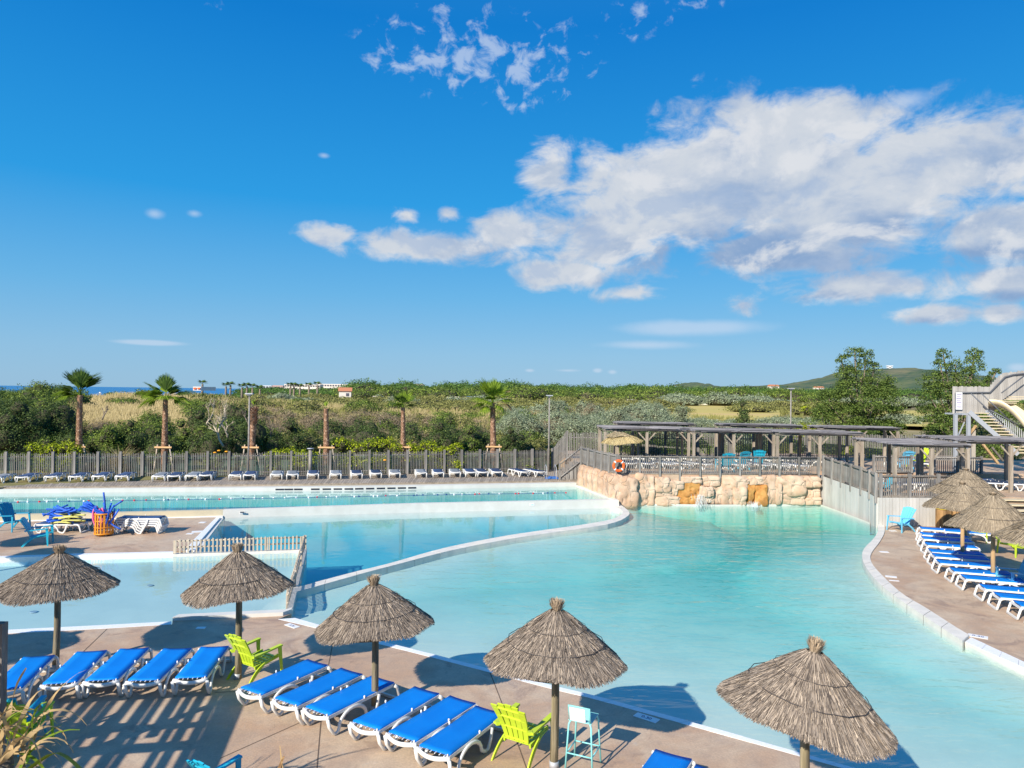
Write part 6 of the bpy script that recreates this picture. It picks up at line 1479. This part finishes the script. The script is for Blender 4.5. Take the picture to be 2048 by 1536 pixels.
g1 = [(180, 25, 'palmdark', 1, 1.0), (165, 48, 'palmdark', 0, 1.1), (190, 8, 'palm', 2, .95), (150, 70, 'palmdark', 0, 1.0), (90, 75, 'palm', 0, .9), (100, 88, 'palmdark', 0, 1.0), (20, 55, 'palmdark', 1, 1.1), (5, 38, 'palmdark', 0, 1.0), (200, 20, 'palm', 1, .8), (210, -5, 'palm', 2, .8), (260, 60, 'palmdark', 1, .8), (170, 0, 'palm', 2, .8), (80, 60, 'palmdark', 1, .8), (120, 82, 'palmdark', 0, .85)]
palm(160, 791, 42.3, 'palm with a dark wind blown crown, leftmost of the palms behind the fence', fr=g1, r0=.26, r1=.15, seed=1)
g2 = [(180, 12, 'palm', 1, 1.15), (170, 30, 'palm', 0, 1.1), (190, -8, 'palm', 2, 1.0), (140, 70, 'palm', 0, .95), (110, 85, 'palmdark', 0, .95), (100, 60, 'palm', 1, .8), (10, 20, 'palmdark', 1, 1.05), (0, 2, 'palm', 2, 1.0), (350, 35, 'palmdark', 1, .8), (250, 30, 'palm', 2, .9), (290, 10, 'palm', 2, .9), (200, 45, 'palm', 1, .8), (60, 45, 'palmdark', 1, .8), (215, 15, 'palm', 2, .9), (330, 10, 'palm', 2, .8)]
palm(331, 799, 42.8, 'palm with a green wind blown crown, second from the left', fr=g2, r0=.25, r1=.15, seed=2)
palm(508, 815, 43.6, 'leaning bare palm trunk with a shaggy top beside the lamp post', fr=[(90, 84, 'palm', 0, .3), (200, 80, 'palmdark', 0, .3), (330, 82, 'dry', 0, .35)], r0=.18, r1=.24, lean=(.12, 0), seed=3, shag=1.6)
palm(652, 818, 44.3, 'bare reddish palm trunk with only a green stub on top, beside the bollard lamp', fr=[(80, 84, 'palm', 0, .3), (230, 80, 'palmdark', 0, .25)], r0=.30, r1=.15, lean=(-.1, 0), seed=4)
g5 = [(90, 86, 'palm', 0, .65), (180, 48, 'palmdark', 0, .75), (0, 40, 'palmdark', 0, .75), (160, 62, 'palm', 1, .7), (20, 62, 'palm', 1, .7), (270, 50, 'palmdark', 1, .7), (190, 20, 'palmdark', 1, .6), (350, 15, 'palmdark', 1, .6), (250, 20, 'palm', 1, .6)]
palm(806, 816, 45.4, 'slim palm with a small dark green crown in the middle of the fence', fr=g5, r0=.26, r1=.13, lean=(-.06, 0), seed=5)
g6 = [(90, 86, 'palm', 0, 1.0), (170, 62, 'palm', 0, 1.1), (200, 55, 'palm', 0, 1.05), (30, 68, 'palm', 0, .95), (10, 52, 'palm', 1, .95), (180, 18, 'palm', 2, 1.0), (175, -5, 'palm', 2, .9), (0, 15, 'palm', 2, .95), (350, 30, 'palm', 1, 1.0), (260, 30, 'palm', 2, .8), (280, 55, 'palm', 1, .9), (240, 10, 'palm', 2, .8), (320, -20, 'palm', 2, .8), (215, -30, 'palm', 2, .75), (15, 60, 'dry', 0, .9), (5, 5, 'dry', 0, .9)]
palm(985, 807, 46.8, 'palm with the fullest bright green crown, rightmost along the fence', fr=g6, r0=.30, r1=.17, lean=(-.12, 0), seed=6)
# far palms near the white buildings
far_g = [(a * 45, 20 + 25 * (a % 3), 'palmdark', a % 3, 1.5) for a in range(8)]
for i, (px, yt) in enumerate(((405, 765), (452, 770), (461, 768), (484, 772), (494, 770), (505, 772), (581, 770), (588, 770), (600, 772), (618, 770), (635, 768), (520, 775))):
    p = atY(px, yt + 3, 330); r_ = empty('palm_tree', (p.x, 330, 0), 0, f'small far palm on the skyline, {ORD[i] if i else "first"} of the group counted from the white kiosk', 'palm', 'far palms on the skyline'); MB().tube([(0, 0, 0), (0, 0, p.z)], [.6, .4], 6).build('trunk', BARK, r_, True)
    for (a, e, kk, j, s) in far_g: link('frond', FRN[kk, j], r_, (0, 0, p.z), scale=(s * 1.1,) * 3, rot=(0, -R(e - 15), R(a)))
# corner palm near the camera, mostly dry
cp = empty('corner_palm', (-5.75, 8.2, 0), 0, 'half withered palm in the lower left corner with curling dry leaves', 'palm'); MB().tube([(0, 0, 0), (-.1, 0, 1.7)], [.2, .16], 10).build('trunk', BARK, cp, True)
def ribbon(pts, w, m, parent, name='leaf_blade', tw=.6):
    mb = MB(); n = len(pts)
    for i, p in enumerate(pts):
        t = (pts[min(i + 1, n - 1)] - pts[max(i - 1, 0)]).normalized(); s = t.cross(Vector((math.sin(tw * i), math.cos(tw * i) * .5, 1))).normalized() * w * (1 - .75 * (i / (n - 1)) ** 2); mb.v += [tuple(p - s), tuple(p + s)]
    for i in range(n - 1): mb.f.append((2 * i, 2 * i + 1, 2 * i + 3, 2 * i + 2))
    return mb.build(name, m, parent, True)
g = random.Random(5)
for k in range(52):
    a = g.uniform(-.5, 3.6); q = Vector((g.uniform(-.55, .35), g.uniform(-.25, .25), g.uniform(1.35, 1.85))); d = Vector((math.cos(a) * .5, g.uniform(-.3, .3), g.uniform(.5, 1.2))).normalized(); pts = [q.copy()]; l = g.uniform(.5, 1.15); curl = g.uniform(.08, .45)
    for i in range(9): d = (d + Vector((g.uniform(-.12, .22), g.uniform(-.1, .1), -curl * (i / 5)))).normalized(); q = q + d * l / 9; pts.append(q.copy())
    ribbon(pts, g.uniform(.010, .035), DRYF if k % 5 else LF['palm'], cp, 'dry_leaf' if k % 5 else 'green_leaf', g.uniform(.1, .9))
for k in range(15):
    t = k / 14; q = Vector((.05, -.05 + .1 * t, 1.42)); pts = []
    for i in range(10):
        s = i / 9; pts.append(q + Vector((s * (1.0 - .18 * t), -.15 * s + .25 * (t - .5) * s, .62 * math.sin(min(s * 1.45, 1.9)) * (1.0 - .25 * t) - .42 * max(0, s - .62) ** 1.2 * 2.2)))
    ribbon(pts, .022, LF['palmdark' if k % 3 else 'palm'], cp, 'green_leaf', .05)
dl = atY(556, 1512, 8.3); dp = empty('dry_leaf_plant', (dl.x + .05, 8.3, 0), 0, 'single withered brown leaf tip rising from the bottom edge', 'plant')
ribbon([Vector((-.2, 0, dl.z - .9)), Vector((-.14, 0, dl.z - .5)), Vector((-.06, 0, dl.z - .2)), Vector((.02, 0, dl.z))], .035, mat('brown_withered_leaf', (.25, .14, .06), (.5, .32, .15), scale=20), dp, 'leaf', .1)
ribbon([Vector((-.02, .02, dl.z - .9)), Vector((0, .02, dl.z - .5)), Vector((.0, .02, dl.z - .2)), Vector((-.03, 0, dl.z + .12))], .03, DRYF, dp, 'leaf', .1)
MB().tube([(0, 0, 0), (-.1, 0, dl.z - .85)], .02, 5).build('stem', BARK, dp)

# ---- the two big trees on the right
def tree(px, ybase_z, Y, lobes, label, key='tree', leaf=.115, trunk_r=.22):
    x0 = atY(px, 800, Y).x; root = empty('poplar_tree', (x0, Y, ybase_z), 0, label, 'tree'); bl = []; tr = MB(); top = 0
    for (lx, ly, rx, ry) in lobes:
        p = atY(lx, ly, Y); rr = rx / FOC * Y; rz = ry / FOC * Y; c = Vector((p.x - x0, rng.uniform(-.5, .5) * rr, p.z - ybase_z)); bl.append((c.x, c.y, c.z, rr, rr * .9, rz))
        for k in range(5): a = rng.uniform(0, 6.28); e = rng.uniform(-.4, 1.2); bl.append((c.x + rr * .85 * math.cos(a) * math.cos(e), c.y + rr * .8 * math.sin(a) * math.cos(e), c.z + rz * .85 * math.sin(e), rr * .38, rr * .38, rz * .36))
        m1 = Vector((c.x * .3, 0, c.z * .45)); tr.tube([(0, 0, min(1.2, c.z * .3)), m1, c, c + Vector((0, 0, rz * .6))], [.13, .09, .05, .02], 6); top = max(top, c.z)
    foliage('crown', bl, LF[key], leaf, root, 0, cover=2.3, lump=.3, jitter=1.1, aspect=.75); MB().tube([(0, 0, 0), (.1, 0, top * .4), (0, 0, top * .8)], [trunk_r, trunk_r * .8, .07], 8).build('trunk', BARK, root, True); tr.build('branches', BARK, root, True)
L1 = [(1706, 710, 20, 14), (1728, 722, 16, 22), (1682, 722, 10, 12), (1745, 738, 13, 14), (1712, 752, 34, 26), (1752, 775, 32, 28), (1775, 790, 22, 24), (1700, 785, 40, 28), (1660, 808, 30, 28), (1735, 812, 50, 30), (1770, 830, 32, 26), (1690, 835, 50, 26), (1640, 840, 26, 22), (1780, 860, 24, 20), (1730, 858, 50, 22), (1680, 864, 40, 18)]
tree(1722, 1.0, 60, L1, 'large full poplar in front of the hill, left of the two big trees')
L2 = [(1888, 712, 13, 14), (1880, 735, 14, 16), (1912, 738, 16, 22), (1950, 712, 16, 14), (1946, 735, 17, 22), (1930, 757, 24, 20), (1875, 765, 26, 22), (1900, 790, 36, 28), (1862, 795, 20, 26), (1940, 790, 36, 26), (1868, 835, 28, 28), (1910, 830, 40, 30), (1975, 765, 10, 10), (1990, 745, 9, 9), (1975, 800, 30, 30), (1965, 845, 40, 26), (1890, 865, 40, 22), (1985, 752, 8, 8), (2010, 850, 40, 30), (2040, 880, 30, 24)]
tree(1915, 1.0, 57, L2, 'ragged poplar with separate tall tops behind the slide tower')

# ================================================================== FAR BUILDINGS, CARAVANS, BOATS
BW = mat('far_white_render', (.72, .66, .60), rough=.8); TILE_R = mat('terracotta_roof', (.50, .20, .10), rough=.8); DW = mat('far_dark_window', (.10, .10, .13), rough=.5)
def block(px0, px1, y0, y1, Y, label, rows, cols, m=BW, roof=None, wc=DW):
    a, b = atY(px0, y1, Y), atY(px1, y0, Y); w = b.x - a.x; h = b.z - a.z; root = empty('apartment_building', ((a.x + b.x) / 2, Y, a.z), 0, label, 'building')
    MB().box((0, 6, h / 2), (w, 12, h)).build('wall', m, root)
    for r in range(rows):
        for c in range(cols): MB().box((-w / 2 + w * (c + .5) / cols, -.15, h * (r + .55) / rows), (w / cols * .62, .4, h / rows * .42)).build('window', wc, root)
    if roof: MB().box((0, 6, h + .15), (w * 1.04, 13, h * .12)).build('roof', roof, root)
    return root
block(568, 640, 769, 790, 700, 'long white apartment block behind the far palms, left part', 3, 14)
block(632, 706, 768.5, 781, 720, 'long white apartment block behind the far palms, right part', 2, 14)
block(826, 846, 768, 774, 800, 'small pinkish block above the woodland', 1, 4, mat('pinkish_render', (.75, .58, .5)))
block(545, 566, 771, 780, 760, 'low reddish buildings left of the long white block', 1, 4, mat('reddish_render', (.5, .32, .28)))
block(386, 402, 773.5, 781, 240, 'white kiosk with orange stripes on the dune by the sea', 1, 2, BW, wc=ORANGE)
block(520, 543, 771, 777, 760, 'pale bluish low houses on the skyline by the sea', 1, 4, mat('bluish_render', (.55, .58, .62)))
def house(px, y, Y, w, label, m=BW, roofm=TILE_R):
    p = atY(px, y, Y); root = empty('house', (p.x, Y, p.z - 1), .2, label, 'house'); MB().box((0, 3, 1.4), (w, 6, 2.8)).build('wall', m, root)
    mb = MB(); mb.add([(-w / 2 - .4, -.5, 2.8), (w / 2 + .4, -.5, 2.8), (w / 2 + .4, 6.5, 2.8), (-w / 2 - .4, 6.5, 2.8), (-w / 2 - .4, 3, 4.4), (w / 2 + .4, 3, 4.4)], [(0, 1, 5, 4), (2, 3, 4, 5), (0, 4, 3), (1, 2, 5), (3, 2, 1, 0)]); mb.build('roof', roofm, root); MB().box((w * .2, -.05, 1.4), (1.2, .2, 1.2)).build('window', DW, root)
house(690, 791, 300, 5, 'small house with a terracotta roof in the scrub')
house(1550, 776, 700, 9, 'white house with a red roof among the far trees'); house(1640, 778, 900, 12, 'white farmhouse at the foot of the hill')
for i, (px, y, Y, w) in enumerate(((757, 796, 330, 8), (772, 797.5, 335, 6), (907, 797, 340, 10), (935, 799, 340, 8), (1262, 803, 300, 5), (1350, 806, 310, 7), (1362, 807, 330, 6), (1385, 805.5, 310, 9), (1396, 806, 330, 7), (1412, 806, 320, 6), (1440, 806, 315, 5), (1480, 806, 320, 4), (1497, 806, 318, 4), (1820, 815, 330, 7))):
    p = atY(px, y, Y); r_ = empty('caravan', (p.x, Y, p.z - 1.3), rng.uniform(-.3, .3), ['white caravan with a blue awning left of the slim palm', 'grey tent next to the white caravan', 'long white mobile home left of the crowned palm', 'blue and white mobile home left of the crowned palm', 'white car glimpsed at the left end of the meadow', 'pale caravan at the left end of the meadow hedge', 'pale caravan beside the brown bush at the meadow', 'longest white caravan across the yellow meadow', 'white camper right of the longest caravan', 'white van at the far side of the meadow', 'orange and white caravan at the far side of the meadow', 'pale car right of the meadow hedge', 'pinkish car farthest right of the meadow', 'white camper between the two big trees'][i], 'caravan', 'vehicles on the far camping ground')
    w *= .6
    MB().box((0, 0, 1.3), (w, 2.4, 1.8)).build('body', BW, r_); MB().box((0, -1.22, 1.6), (w * .6, .06, .6)).build('window', DW, r_)
    if i in (0, 3): MB().box((w * .1, -2, 2.7), (w * .5, 2, .1)).build('awning', mat('pale_blue_canvas', (.2, .4, .7)), r_)
for i, (px, y) in enumerate(((15, 779.5), (92, 779), (245, 779.5), (233, 777.5), (200, 778.5))):
    p = atY(px, y, 900); r_ = empty('motor_boat', (p.x, 900, -3), 0, ['white boat at the far left of the sea', 'white boat left of the leftmost palm crown', 'white boat nearest the second palm', 'tiny boat between the two palms, higher of the pair', 'tiny boat right of the leftmost palm'][i], 'boat', 'boats on the sea')
    mb = MB(); mb.add([(-3, -1, 1), (3, -1, 1), (3, 1, 1), (-3, 1, 1), (-2.2, 0, 0), (2.4, 0, 0)], [(0, 1, 2, 3), (0, 4, 5, 1), (3, 2, 5, 4), (0, 3, 4), (1, 5, 2)]); mb.build('hull', WHITE, r_); MB().box((0, 0, 1.5), (1.6, 1, 1)).build('cabin', WHITE, r_)
